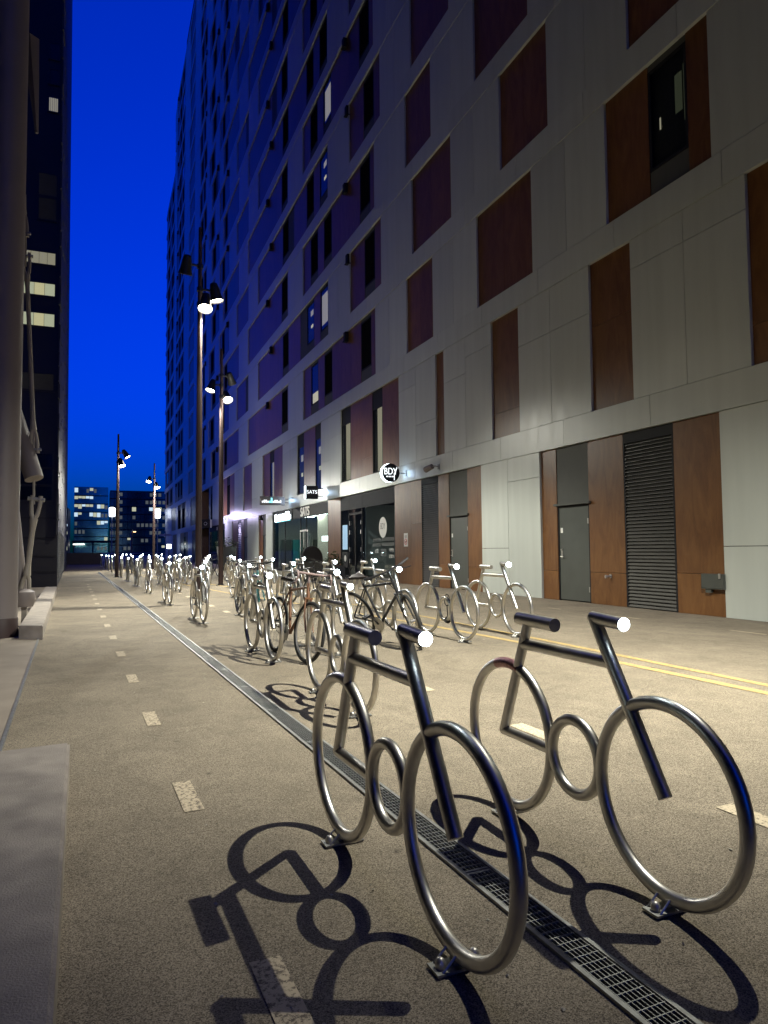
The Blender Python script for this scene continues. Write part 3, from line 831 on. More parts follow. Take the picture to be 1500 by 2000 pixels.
piece('side_wall', 'room_wall', sa, 1.2, 4.2, ya[3] - .25, ya[3] - .12, .05, 3.3)
piece('reception_desk', 'white_print', sb, 1.3, 2.0, yb[3] - 2.2, yb[3] - .4, .05, 1.05)
for q in range(5): piece('locker', ('grey_panel', 'teal_paint', 'room_wall')[q % 3], sb, .5 + q * .7, 1.1 + q * .7, yb[4] - .5, yb[4] - .25, .05, 1.9)
for y in (yb[2] - .05, yb[2] - .75, yb[2] - 1.5): piece('door_stile', 'zinc', sb, .04, .058, y - .04, y + .04, .1, 2.25)
piece('door_head', 'zinc', sb, .04, .058, yb[2] - 1.54, yb[2] - .01, 2.25, 2.33)
piece('ceiling_light', 'tube_light', sc_, 1.0, 1.3, yc[0] + .3, yc[1], 1.9, 1.98)
piece('shop_fitting', 'grey_panel', sc_, 2.5, 2.6, yc[0] + .1, yc[2] - .1, .1, 2.8)
text('fascia_lettering', 'CAFE', 'grey_print', sc_, (.05, yc[1], 3.3), R90, .42, .01)

# projecting signs (their faces look down the street)
RF = (PI / 2, 0, 0)
rs = thing('projecting_sign', 'round black projecting sign with white rim and curly letters', 'sign', (XF - .62, 22.4, 3.95))
bm = bmesh.new(); lathe(bm, [(0, .33), (.12, .33)], (0, .03, 0), (0, 1, 0), 40); obj('disc', bm, 'frame_black', rs, True)
bm = bmesh.new(); lathe(bm, [(0, .335), (.10, .335)], (-.035, .045, -.005), (0, 1, 0), 40); obj('lit_rim', bm, 'sign_white', rs)
text('lettering', 'BDY', 'letter_white', rs, (-.02, .02, .04), RF, .34, .01, .8)
bm = bmesh.new(); sweep(bm, [(.16, .018, .0), (.22, .018, .2)], .014, 6); sweep(bm, [(.12, .018, .0), (.12, .018, -.26)], .016, 6); obj('letter_tail', bm, 'letter_white', rs)
for x in (-.14, -.04, .06): piece('lettering_line', 'letter_white', rs, x - .04, x + .03, .012, .028, -.155, -.115)
bm = bmesh.new(); sweep(bm, [(.3, .09, 0), (.62, .09, 0)], .018, 8); box(bm, .58, .62, .02, .16, -.1, .1); obj('bracket', bm, 'galvanised', rs)
li = bpy.data.lights.new('sign_spill', 'POINT'); li.energy = 9; li.color = (.5, .72, 1.0); li.shadow_soft_size = .12; lo = bpy.data.objects.new('sign_spill', li); C.objects.link(lo); lo.parent = rs; lo.location = (.42, .12, 0)

bs = thing('projecting_sign', 'square black projecting sign with white side and bold lettering', 'sign', (XF - .62, 32.3, 4.05))
piece('box_body', 'frame_black', bs, -.3, .3, 0, .18, -.32, .3); piece('lit_edge', 'sign_white', bs, -.335, -.302, .01, .17, -.31, .29)
text('lettering', 'SATS', 'letter_white', bs, (0, -.012, 0), RF, .24, .008, 1.0)
bm = bmesh.new(); sweep(bm, [(.3, .09, .18), (.62, .09, .18)], .02, 8); sweep(bm, [(.3, .09, -.18), (.62, .09, -.18)], .02, 8); obj('bracket', bm, 'frame_black', bs)
li2 = li.copy(); li2.energy = 14; lo = bpy.data.objects.new('sign_spill', li2); C.objects.link(lo); lo.parent = bs; lo.location = (.45, .1, 0)

ps = thing('projecting_sign', 'long pale projecting sign with glowing cyan lettering', 'sign', (XF - .95, 39.2, 4.1))
bm = bmesh.new(); box(bm, -.72, .72, 0, .12, -.26, .24); obj('box_body', bm, 'column_paint', ps)
random.seed(3)
for i in range(11):
    x = -.58 + i * .105; h = random.choice((.1, .1, .16)); piece('lit_letter', 'sign_cyan' if i in (4, 5) else 'letter_white', ps, x - .04, x + .04, -.02, -.001, -.12, -.12 + h + (.12 if i == 5 else 0))
bm = bmesh.new(); sweep(bm, [(.72, .06, .1), (.95, .06, .1)], .02, 8); sweep(bm, [(.72, .06, -.1), (.95, .06, -.1)], .02, 8); obj('bracket', bm, 'column_paint', ps)
li3 = li.copy(); li3.energy = 10; lo = bpy.data.objects.new('sign_spill', li3); C.objects.link(lo); lo.parent = ps; lo.location = (.75, -.4, 0)
cs = thing('projecting_sign', 'small black square projecting sign far down the facade', 'sign', (XF - .6, facade_y(412, 4) - .5, 3.9))
piece('box_body', 'frame_black', cs, -.45, .45, 0, .12, -.42, .42); bm = bmesh.new(); sweep(bm, circle_pts((0, -.01, 0), .14, 20, 'xz'), .012, 6, True); obj('ring_logo', bm, 'white_print', cs); piece('bracket', 'white_print', cs, .45, .6, .03, .09, -.4, .4)
ca = thing('wall_lantern', 'small black lantern under the fascia beside the lit sign', 'lamp', (XF, facade_y(516, 3.3), 3.45))
bm = bmesh.new(); lathe(bm, [(0, .03), (.05, .08), (.3, .16)], (-.2, 0, .1), (0, 0, -1), 12); sweep(bm, [(0, 0, .08), (-.2, 0, .1)], .02, 6); obj('lantern_body', bm, 'frame_black', ca)

wl_ = thing('wall_light', 'small bright lilac wall light on the fascia beyond the cafe sign', 'wall light', (XF - .012, facade_y(441, 4.0), 4.0))
piece('housing', 'galvanised', wl_, -.1, 0, -.12, .12, -.05, .05); piece('lit_strip', 'globe', wl_, -.11, -.101, -.1, .1, -.04, .04)
li4 = bpy.data.lights.new('wall_light_glow', 'POINT'); li4.energy = 420; li4.color = (.70, .62, 1.0); li4.shadow_soft_size = .1; lo = bpy.data.objects.new('wall_light_glow', li4); C.objects.link(lo); lo.parent = wl_; lo.location = (-1.3, 0, .3)

# ---------------------------------------------------------------- street lamps


def lamp_pole(x, y, h, r, heads, label, facade_fill=0):
    """heads: (height, direction of arm, target, lit?)"""
    zg = gz(x, y)
    t = thing('lamp_post', label, 'street lamp', (x, y, zg), group='lamp posts down the middle of the street')
    bm = bmesh.new(); sweep(bm, [(0, 0, 0), (0, 0, h * .45), (0, 0, h * .78), (0, 0, h)], [r, r * .93, r * .7, r * .5], 16); obj('pole', bm, 'pole_paint', t, True)
    bm = bmesh.new(); lathe(bm, [(0, r * 1.9), (.012, r * 1.9), (.014, r * 1.25), (.05, r * 1.15)], (0, 0, 0), (0, 0, 1), 18); obj('base_plate', bm, 'black_metal', t, True)
    for (z, ang, tgt, watts, size, blend) in heads:
        d = Vector((math.cos(ang), math.sin(ang), 0)); p = Vector((0, 0, z)) + d * .34
        aimv = (Vector(tgt) - (p + Vector((x, y, zg)))).normalized()
        bm = bmesh.new()
        lathe(bm, [(-.2, .04), (-.18, .08), (-.06, .11), (.0, .115), (.12, .13), (.24, .165), (.245, .157), (.2, .145)], p, aimv, 20)
        hd = obj('spotlight_head', bm, 'black_metal', t, True)
        bm = bmesh.new(); sweep(bm, [Vector((0, 0, z + .02)), Vector((0, 0, z + .02)) + d * .16, p - d * .1], .028, 8); lathe(bm, [(-.05, r * .95), (.05, r * .95)], (0, 0, z + .02), (0, 0, 1), 14); obj('bracket', bm, 'black_metal', hd)
        bm = bmesh.new(); lathe(bm, [(.205, .143), (.215, .12), (.22, .02)], p, aimv, 20); obj('lens', bm, 'lamp_lens' if watts else 'dark_pane', hd)
        if watts:
            l = bpy.data.lights.new('street_light', 'SPOT'); l.energy = watts; l.color = LAMP_COL; l.spot_size = math.radians(size); l.spot_blend = blend; l.shadow_soft_size = .028
            o = bpy.data.objects.new('street_light', l); C.objects.link(o); o.location = p + Vector((x, y, zg)) + aimv * .27
            o.rotation_euler = aimv.to_track_quat('-Z', 'Y').to_euler()
    if facade_fill:  # added point light, fills the facade outside the spot cones
        l = bpy.data.lights.new('facade_fill_light', 'POINT'); l.energy = facade_fill; l.color = LAMP_COL; l.shadow_soft_size = .12
        o = bpy.data.objects.new('facade_fill_light', l); C.objects.link(o); o.location = (x + .5, y - .35, zg + heads[0][0] - .35)
    return t


LAMP_COL = (.98, .97, .85)
DEG = PI / 180
lamp_pole(4.55, 3.10, 8.8, .09, [(6.12, 110 * DEG, (4.5, 6.5, 0), 5000, 118, 1.0), (7.1, 60 * DEG, (6.5, 8.0, 0), 0, 110, .7), (7.6, -80 * DEG, (4, -6, 0), 0, 110, .5)], 'dark red lamp post beside the two nearest racks by the yellow lines')
lamp_pole(2.09, 16.28, 8.8, .074, [(6.95, -75 * DEG, (1.4, 13.0, 0), 420, 82, .4), (7.3, -12 * DEG, (3.9, 16.1, 0), 3200, 108, .35), (7.85, 200 * DEG, (1.0, 19, 0), 0, 110, .5)], 'tallest lamp post in view, dark red, among the racks', 15)
lamp_pole(3.84, 24.1, 8.2, .082, [(6.5, -70 * DEG, (5.0, 18.6, 0), 1500, 100, .5), (6.9, 190 * DEG, (1.4, 22.6, 0), 1800, 112, .35), (7.25, 20 * DEG, (7.5, 29, 0), 1300, 124, .7)], 'dark red lamp post just right of the tallest one', 90)
lamp_pole(.77, 35.78, 6.95, .085, [(5.55, -70 * DEG, (2.4, 33.0, 0), 260, 90, .6), (6.0, -25 * DEG, (4.8, 34.8, 0), 1100, 104, .6)], 'lamp post standing by the far end of the drain', 150)
lamp_pole(3.25, 47.5, 6.95, .085, [(5.5, -70 * DEG, (4.6, 44, 0), 2600, 136, .6), (5.9, 200 * DEG, (1.4, 44.5, 0), 1500, 124, .6)], 'farthest dark lamp post with two lit heads', 450)

# ---------------------------------------------------------------- bicycle-shaped racks
RW, RT, AX, ZC = .325, .024, .485, .37


def rack_meshes():
    M = {}
    for nm, c in (('rear_hoop', -AX), ('front_hoop', AX)):
        bm = bmesh.new(); sweep(bm, circle_pts((c, 0, ZC), RW, 56), RT, 14, True); M[nm] = mesh_of(nm, bm, 'steel', True)
    bm = bmesh.new(); sweep(bm, circle_pts((0, 0, ZC + .015), .148, 36), RT * .95, 12, True); M['middle_hoop'] = mesh_of('middle_hoop', bm, 'steel', True)
    bm = bmesh.new(); sweep(bm, [(-.315, 0, .895), (-.528, 0, .372), ], RT, 14); M['seat_post'] = mesh_of('seat_post', bm, 'steel', True)
    bm = bmesh.new(); sweep(bm, [(-.532, 0, .372), (-.165, 0, .372)], RT * .95, 14); M['lower_bar'] = mesh_of('lower_bar', bm, 'steel', True)
    bm = bmesh.new(); sweep(bm, [(-.385, 0, .915), (-.115, 0, .908)], .0295, 18); M['saddle'] = mesh_of('saddle', bm, 'steel', True)
    bm = bmesh.new(); sweep(bm, [(-.345, 0, .80), (.228, 0, .80)], RT, 14); M['top_tube'] = mesh_of('top_tube', bm, 'steel', True)
    bm = bmesh.new(); sweep(bm, [(.134, 0, .97), (.485, 0, .373)], RT * 1.06, 16); M['fork'] = mesh_of('fork', bm, 'steel', True)
    bm = bmesh.new(); sweep(bm, [(.128, 0, .963), (.30, 0, .952)], RT * 1.03, 16); M['handlebar'] = mesh_of('handlebar', bm, 'steel', True)
    bm = bmesh.new(); lathe(bm, [(-.012, .024), (0, .031), (.014, .035), (.03, .031), (.042, .018), (.046, .004)], (.303, 0, .952), (1, 0, -.06), 14); M['headlight_far'] = mesh_of('headlight', bm, 'led', True)
    bm = bmesh.new(); lathe(bm, [(-.006, .020), (0, .0245), (.006, .0235), (.012, .018), (.016, .010), (.0175, .003)], (.303, 0, .952), (1, 0, -.06), 16); M['headlight'] = mesh_of('headlight', bm, 'led', True)
    for nm, c in (('foot_plate', -AX), ('foot_plate_front', AX)):
        bm = bmesh.new(); box(bm, c - .035, c + .035, -.085, .085, .004, .012); box(bm, c - .012, c + .012, -.02, .02, .012, .03)
        M[nm] = mesh_of('foot_plate', bm, 'galvanised')
        bm = bmesh.new()
        lathe(bm, [(0, .016), (.014, .017), (.026, .010), (.029, .002)], (c, .058, .012), (0, 0, 1), 12); M[nm + '_b1'] = mesh_of('bolt', bm, 'zinc', True)
        bm = bmesh.new(); lathe(bm, [(0, .016), (.014, .017), (.026, .010), (.029, .002)], (c, -.058, .012), (0, 0, 1), 12); M[nm + '_b2'] = mesh_of('bolt', bm, 'zinc', True)
        for q, (dx, dy) in enumerate(((-.028, .05), (.028, .05), (-.028, -.05), (.028, -.05))):
            bm = bmesh.new(); sweep(bm, [(c + dx, dy * 1.3, .012), (c + dx, dy * .45, .05)], .004, 6); M[nm + '_p%d' % q] = mesh_of('pin', bm, 'zinc', True)
    bm = bmesh.new()
    for nm, c in (('r', -AX), ('f', AX)): sweep(bm, circle_pts((c, 0, ZC), RW, 28), RT, 8, True); box(bm, c - .035, c + .035, -.085, .085, .004, .03)
    sweep(bm, circle_pts((0, 0, ZC + .015), .148, 20), RT, 8, True)
    for a, b, r in (((-.315, 0, .895), (-.528, 0, .372), RT), ((-.532, 0, .372), (-.165, 0, .372), RT), ((-.385, 0, .915), (-.115, 0, .908), .033), ((-.345, 0, .8), (.228, 0, .8), RT), ((.134, 0, .97), (.485, 0, .373), RT), ((.128, 0, .963), (.3, 0, .952), RT)): sweep(bm, [a, b], r, 8)
    M['far'] = mesh_of('bicycle_rack', bm, 'steel', True)
    return M


RM = rack_meshes()
RACK_GROUP = 'bicycle-shaped steel racks down the street'
PARTS = ('rear_hoop', 'front_hoop', 'middle_hoop', 'seat_post', 'lower_bar', 'saddle', 'top_tube', 'fork', 'handlebar', 'headlight')


def rack(x, y, label, near, rz=None):
    rz = (-88.2 + random.uniform(-.8, .8)) * DEG if rz is None else rz
    if near:
        t = thing('bicycle_rack', label, 'bicycle rack', (x, y, gz(x, y)), rz, RACK_GROUP)
        for p in PARTS: place(p, RM['headlight_far' if p == 'headlight' and y > 7 else p], t)
        for nm in ('foot_plate', 'foot_plate_front'):
            fp = place('foot_plate', RM[nm], t)
            if y < 10:
                for q in ('_b1', '_b2'): place('bolt', RM[nm + q], fp)
                for q in range(4): place('pin', RM[nm + '_p%d' % q], fp)
    else:
        t = place('bicycle_rack', RM['far'], None, (x, y, gz(x, y)), (0, 0, rz)); tag(t, label, 'bicycle rack', RACK_GROUP); place('headlight', RM['headlight_far'], t)
    return t


ORD = ['first', 'second', 'third', 'fourth', 'fifth', 'sixth', 'seventh', 'eighth', 'ninth', 'tenth', 'eleventh', 'twelfth', 'thirteenth', 'fourteenth']
rack(.99, 2.385, 'bicycle-shaped steel rack standing across the drain, nearest the concrete block', True, -88.06 * DEG)
b_ = rack(1.81, 2.37, 'nearest bicycle-shaped rack with a red band of tape on its rear hoop', True, -89.4 * DEG)
bm = bmesh.new(); sweep(bm, circle_pts((-AX, 0, ZC), RW, 9, 'xz', 72 * DEG, 106 * DEG, False), RT + .0012, 14); obj('reflective_tape', bm, 'tape_red', b_, True)
rack(1.79, 5.37, 'bicycle-shaped rack alone right behind the rack on the drain', True)
NROW = 13
GONE = {(6, 4), (7, 3), (8, 1), (8, 4), (9, 2), (9, 3), (10, 1), (10, 4), (11, 0), (11, 3), (11, 4), (12, 1), (12, 3), (12, 4)}
for k in range(NROW):
    y0 = 8.07 + 4.55 * k
    for i in range(5):
        y = y0 + .06 * i; x = 1.765 + .83 * i - .030 * (y0 - 8.07)
        if (k, i) in GONE: continue
        lab = 'bicycle-shaped steel rack, %s from the drain in the %s full row away from the viewer' % (ORD[sum((k, j) not in GONE for j in range(i))], ORD[k])
        rack(x, y, lab, k < 4)

# ---------------------------------------------------------------- parked bicycles


def bicycle(label, loc, heading, lean, paint, steer=0.0, drop=False, basket=False, roll_yaw=0.0, fenders=False):
    t = thing('bicycle', label, 'bicycle', loc, 0, 'bicycles parked at the racks')
    loc = (loc[0], loc[1], loc[2] + gz(loc[0], loc[1]))
    t.matrix_basis = Matrix.Translation(loc) @ Matrix.Rotation(heading, 4, 'Z') @ Matrix.Rotation(lean, 4, 'X')
    R = .335; wb = .51

    def wheel(cx, rotz, parent):
        c = Vector((cx, 0, R)); rot = Matrix.Translation(c) @ Matrix.Rotation(rotz, 4, 'Z') @ Matrix.Translation(-c)
        bm = bmesh.new(); sweep(bm, circle_pts((cx, 0, R), R - .02, 40), .02, 8, True); bmesh.ops.transform(bm, matrix=rot, verts=bm.verts); wh = obj('wheel', bm, 'rubber', parent, True)
        bm = bmesh.new(); sweep(bm, circle_pts((cx, 0, R), R - .045, 40), .011, 6, True); bmesh.ops.transform(bm, matrix=rot, verts=bm.verts); obj('rim', bm, 'zinc', wh, True)
        bm = bmesh.new()
        for s in range(20):
            a = 2 * PI * s / 20; sd = .025 if s % 2 else -.025
            sweep(bm, [(cx + .02 * math.cos(a + .6), sd, R + .02 * math.sin(a + .6)), (cx + (R - .05) * math.cos(a), 0, R + (R - .05) * math.sin(a))], .0016, 4)
        lathe(bm, [(-.04, .012), (-.03, .02), (.03, .02), (.04, .012)], (cx, 0, R), (0, 1, 0), 10); bmesh.ops.transform(bm, matrix=rot, verts=bm.verts)
        obj('spokes', bm, 'zinc', wh)
        if fenders:
            bm = bmesh.new(); sweep(bm, circle_pts((cx, 0, R), R + .018, 20, 'xz', -.2 if cx > 0 else .3, 2.6 if cx > 0 else 3.4, False), .02, 6); bmesh.ops.transform(bm, matrix=rot, verts=bm.verts); obj('mudguard', bm, 'black_metal', wh, True)

    head_t, head_b, bb, seat_t, rear = (.33, 0, .86), (.375, 0, .70), (-.06, 0, .27), (-.21, 0, .80), (-wb, 0, R)
    bm = bmesh.new()
    for a, b, r in ((head_t, head_b, .02), (head_b, bb, .018), ((.34, 0, .82), (-.195, 0, .76), .015), (bb, seat_t, .016), (bb, rear, .010), ((-.19, 0, .74), rear, .009)):
        if b == rear:
            for s in (-.03, .03): sweep(bm, [(a[0], s * .6, a[2]), (b[0], s * 1.5, b[2])], r, 8)
        else: sweep(bm, [a, b], r, 10)
    obj('frame', bm, paint, t, True)
    sub = Matrix.Translation(Vector(head_b)) @ Matrix.Rotation(steer, 4, Vector((-.27, 0, .96))) @ Matrix.Translation(-Vector(head_b))
    bm = bmesh.new()
    for s in (-1, 1): sweep(bm, [(.38, s * .035, .69), (.43, s * .045, .5), (wb, s * .045, R)], .011, 8)
    box(bm, .355, .395, -.05, .05, .685, .705); bmesh.ops.transform(bm, matrix=sub, verts=bm.verts); fk = obj('fork', bm, paint, t, True)
    wheel(-wb, 0, t); wheel(wb, steer, t)
    bm = bmesh.new()
    if drop:
        for s in (-1, 1): sweep(bm, [(.36, 0, .97), (.36, s * .2, .97), (.44, s * .21, .98), (.47, s * .21, .93), (.44, s * .22, .86), (.36, s * .22, .84)], .013, 8)
        gm = 'pink_tape'
    else:
        for s in (-1, 1): sweep(bm, [(.33, 0, .98), (.33, s * .12, .99), (.27, s * .3, 1.0)], .012, 8); sweep(bm, [(.31, s * .17, .985), (.27, s * .3, 1.0)], .017, 8)
        gm = 'black_metal'
    sweep(bm, [(.328, 0, .86), (.335, 0, .975)], .014, 8); bmesh.ops.transform(bm, matrix=sub, verts=bm.verts); hb = obj('handlebar', bm, gm, t, True)
    bm = bmesh.new()
    for s in (-1, 1): sweep(bm, [(.33, s * .16, .97), (.42, s * .19, .96), (.43, s * .27, .95)], .006, 6); sweep(bm, [(.33, s * .15, .98), (.46, s * .09, .92), (.44, s * .03, .78)], .004, 6)
    bmesh.ops.transform(bm, matrix=sub, verts=bm.verts); obj('brake_lever', bm, 'black_metal', hb, True)
    bm = bmesh.new(); pr = []
    for u, w, z in ((-.13, .075, 0), (-.08, .075, .008), (.0, .05, .0), (.08, .022, -.004), (.14, .018, -.012)): pr.append((u, w, z))
    rings = []
    for u, w, z in pr: rings.append([bm.verts.new((-.235 + u, y, .89 + z + zz)) for y, zz in ((-w, -.02), (-w, .012), (0, .024), (w, .012), (w, -.02), (0, -.03))])
    for a, b in zip(rings, rings[1:]):
        for q in range(6): bm.faces.new((a[q], a[(q + 1) % 6], b[(q + 1) % 6], b[q]))
    bm.faces.new(rings[0][::-1]); bm.faces.new(rings[-1]); sd = obj('saddle', bm, 'leather', t, True)
    bm = bmesh.new(); sweep(bm, [seat_t, (-.232, 0, .875)], .013, 8); obj('seat_post', bm, 'zinc', t, True)
    bm = bmesh.new(); lathe(bm, [(-.003, .09), (.003, .09)], (-.06, -.05, .27), (0, 1, 0), 24); ck = obj('chainring', bm, 'zinc', t)
    for s in (-1, 1):
        bm = bmesh.new(); sweep(bm, [(-.06, s * .06, .27), (-.06 + s * .1, s * .075, .27 - s * .13)], .009, 6); box(bm, -.06 + s * .1 - .04, -.06 + s * .1 + .04, s * .08, s * .17, .27 - s * .13 - .01, .27 - s * .13 + .01) if s > 0 else box(bm, -.06 + s * .1 - .04, -.06 + s * .1 + .04, -.17, -.08, .27 - s * .13 - .01, .27 - s * .13 + .01)
        obj('crank', bm, 'black_metal', t)
    bm = bmesh.new(); sweep(bm, [(-.06, -.05, .36), (-wb, -.045, R + .035)], .004, 6); sweep(bm, [(-.06, -.05, .18), (-wb, -.045, R - .035)], .004, 6); obj('chain', bm, 'black_metal', t)
    if basket:
        bm = bmesh.new(); x0, x1, w, z0, z1 = .40, .68, .17, .74, .98
        for q in range(6):
            z = z0 + (z1 - z0) * q / 5; sweep(bm, [(x0, -w, z), (x1, -w, z), (x1, w, z), (x0, w, z)], .004, 5, True)
        for q in range(9):
            u = -w + 2 * w * q / 8; sweep(bm, [(x0, u, z1), (x0, u, z0), (x1, u, z0), (x1, u, z1)], .003, 5)
        bmesh.ops.transform(bm, matrix=sub, verts=bm.verts); obj('basket', bm, 'black_metal', t)
    if fenders:
        bm = bmesh.new()
        for s in (-.05, 0, .05): sweep(bm, [(-.78, s, .73), (-.3, s, .73)], .006, 6)
        for s in (-.05, .05): sweep(bm, [(-.6, s, .73), (-wb, s, R)], .006, 6)
        obj('rear_carrier', bm, 'black_metal', t)
    return t


bicycle('orange bicycle with taped drop handlebar locked beside a rack near the drain', (2.03, 7.85, 0.0), -84 * DEG, -7 * DEG, 'orange_paint', .12, drop=True)
bicycle('black mountain bicycle leaning hard against a rack in front of the yellow lines', (3.42, 8.15, .02), -68 * DEG, 20 * DEG, 'graphite_paint', -.55)
bicycle('turquoise bicycle with flat handlebar parked behind the orange one', (2.72, 12.6, 0), -95 * DEG, 6 * DEG, 'teal_paint', .3)
bicycle('black upright bicycle with rear carrier and high bar in the second row', (2.75, 15.0, 0), -100 * DEG, -5 * DEG, 'graphite_paint', -.2, fenders=True)
bicycle('black bicycle with front basket parked in front of the gym entrance', (3.95, 14.3, 0), -75 * DEG, -8 * DEG, 'graphite_paint', .35, basket=True, fenders=True)

bicycle('dark bicycle parked among far racks between the two tallest lamp posts', (4.7, 31, 0), -70 * DEG, 5 * DEG, 'graphite_paint', .2)
# lock hanging on a rack
lk = thing('bicycle_lock', 'black cable lock hanging from a rack beside the yellow line', 'lock', (4.26, 8.2, .45))
bm = bmesh.new(); sweep(bm, circle_pts((.0, .0, .12), .075, 20, 'yz'), .006, 6, True); sweep(bm, [(0, 0, .06), (.01, .01, -.05), (0, -.01, -.1)], .007, 6); obj('cable', bm, 'rubber', lk)
bm = bmesh.new(); lathe(bm, [(-.02, .03), (-.015, .045), (.015, .045), (.02, .03)], (0, -.01, -.14), (.3, 1, 0), 12); obj('lock_body', bm, 'rubber', lk)

# ---------------------------------------------------------------- pavement furniture by the shops


def planter(label, x, y, r, h, plant_h, square=False):
    t = thing('planter', label, 'planter', (x, y, 0))
    bm = bmesh.new()
    if square: box(bm, -r, r, -r, r, 0, h)
    else: lathe(bm, [(0, r * .8), (h * .95, r), (h, r), (h, r * .9), (h * .9, r * .88)], (0, 0, 0), (0, 0, 1), 24)
    obj('pot', bm, 'pot', t, not square)
    bm = bmesh.new(); rnd = random.Random(int(y * 100))
    for _ in range(420):
        a = rnd.uniform(0, 2 * PI); rr = r * 1.15 * math.sqrt(rnd.random()); z = h + plant_h * rnd.random() * (1.05 - (rr / (r * 1.5)) ** 2)
        c = Vector((rr * math.cos(a), rr * math.sin(a), z)); u = Vector((rnd.gauss(0, 1), rnd.gauss(0, 1), rnd.gauss(0, 1))).normalized(); v, w = frame_at(u); s = rnd.uniform(.03, .065)
        bm.faces.new([bm.verts.new(c + p) for p in (-v * s, u * s * .5, v * s, -u * s * .5)])
    obj('foliage', bm, 'leaf', t)
    bm = bmesh.new()
    for q in range(7):
        a = q * .9; sweep(bm, [(0.02 * math.cos(a), .02 * math.sin(a), h * .8), (r * .5 * math.cos(a), r * .5 * math.sin(a), h + plant_h * .6), (r * .7 * math.cos(a), r * .7 * math.sin(a), h + plant_h * .9)], [.012, .008, .004], 5)
    obj('stems', bm, 'leather', t)


planter('square dark planter with low shrub by the round-sticker shop window', 9.3, 28.3, .36, .55, .6, True)
planter('square dark planter with upright shrub between the gym and the shop', 9.35, 32.6, .36, .5, .95, True)
planter('big round grey planter with bushy plant by the far cafe', 7.3, 43.5, .62, 1.5, .55)
bsn = thing('a_board', 'black arch-topped pavement board in front of the gym doors', 'sign board', (7.2, 24.5, 0), 12 * DEG)
bm = bmesh.new(); pts = [(-.42, 0, .02), (-.42, 0, .95)] + circle_pts((0, 0, .95), .42, 15, 'xz', PI, 0, False)[1:] + [(.42, 0, .02)]; sweep(bm, pts, .028, 8); obj('arch_frame', bm, 'black_metal', bsn, True)
bm = bmesh.new(); ring = [(-.39, .95), *[(math.cos(a) * .39, .95 + math.sin(a) * .39) for a in [PI - PI * q / 14 for q in range(1, 14)]], (.39, .95), (.39, .82), (-.39, .82)]
f1 = [bm.verts.new((x, -.01, z)) for x, z in ring]; f2 = [bm.verts.new((x, .01, z)) for x, z in ring]; bm.faces.new(f1); bm.faces.new(f2[::-1])
for q in range(len(ring)): bm.faces.new((f1[q], f1[(q + 1) % len(ring)], f2[(q + 1) % len(ring)], f2[q]))
obj('head_panel', bm, 'graphite_paint', bsn); piece('foot', 'black_metal', bsn, -.5, .5, -.2, .2, 0, .03); piece('lower_panel', 'grey_panel', bsn, -.38, .38, -.012, .012, .1, .8)
bg_ = thing('bag', 'small black bag left on the ground beside the second lamp post', 'bag', (3.75, 28.0, 0))
bm = bmesh.new(); lathe(bm, [(0, .16), (.08, .21), (.2, .2), (.3, .12), (.33, .03)], (0, 0, 0), (0, 0, 1), 14); obj('bag_body', bm, 'rubber', bg_, True); bm = bmesh.new(); sweep(bm, circle_pts((0, 0, .32), .09, 12, 'xz', 0, PI, False), .012, 6); obj('bag_handle', bm, 'rubber', bg_)

# ---------------------------------------------------------------- black tower on the left
TY = 27.3
tw = thing('black_tower', 'black clad tower with a few lit windows at the left edge', 'building')
TXC = -1.40


def tx(y): return TXC - .0 + STREET * (y - TY)


bm = bmesh.new()
yE = 70
v = [bm.verts.new(p) for p in ((tx(TY), TY, 0), (tx(yE), yE, 0), (-22, yE, 0), (-22, TY, 0), (tx(TY) - .3, TY, 62), (tx(yE) - .3, yE, 62), (-22, yE, 62), (-22, TY, 62))]
for f in ((0, 3, 2, 1), (4, 5, 6, 7), (0, 1, 5, 4), (1, 2, 6, 5), (2, 3, 7, 6), (3, 0, 4, 7)): bm.faces.new([v[i] for i in f])
obj('wall', bm, 'tower_black', tw)
YW = TY - .02


def tower_window(z0, z1, x0, x1, kind):
    bm = bmesh.new(); f = .05
    box(bm, x0 - f, x1 + f, YW - .03, YW, z0 - f, z0); box(bm, x0 - f, x1 + f, YW - .03, YW, z1, z1 + f); box(bm, x0 - f, x0, YW - .03, YW, z0, z1); box(bm, x1, x1 + f, YW - .03, YW, z0, z1)
    w = obj('window', bm, 'tower_black', tw)
    if kind == 'dark': piece('pane', 'dark_pane', w, x0, x1, YW - .012, YW - .004, z0, z1); return
    if kind == 'grey': piece('pane', 'grey_panel', w, x0, x1, YW - .012, YW - .004, z0, z1); return
    piece('pane', 'window_glass', w, x0, x1, YW - .026, YW - .022, z0, z1)
    n = 5
    for q in range(n):
        a, b = x0 + (x1 - x0) * q / n, x0 + (x1 - x0) * (q + 1) / n
        piece('blind', 'room_warm' if (q in (3, 1) and kind == 'lit') else 'office_light' if kind == 'lit' else 'room_dim', w, a + (.0 if q else .01), b - .012, YW - .012, YW - .006, z0 + .01, z1 - .02)


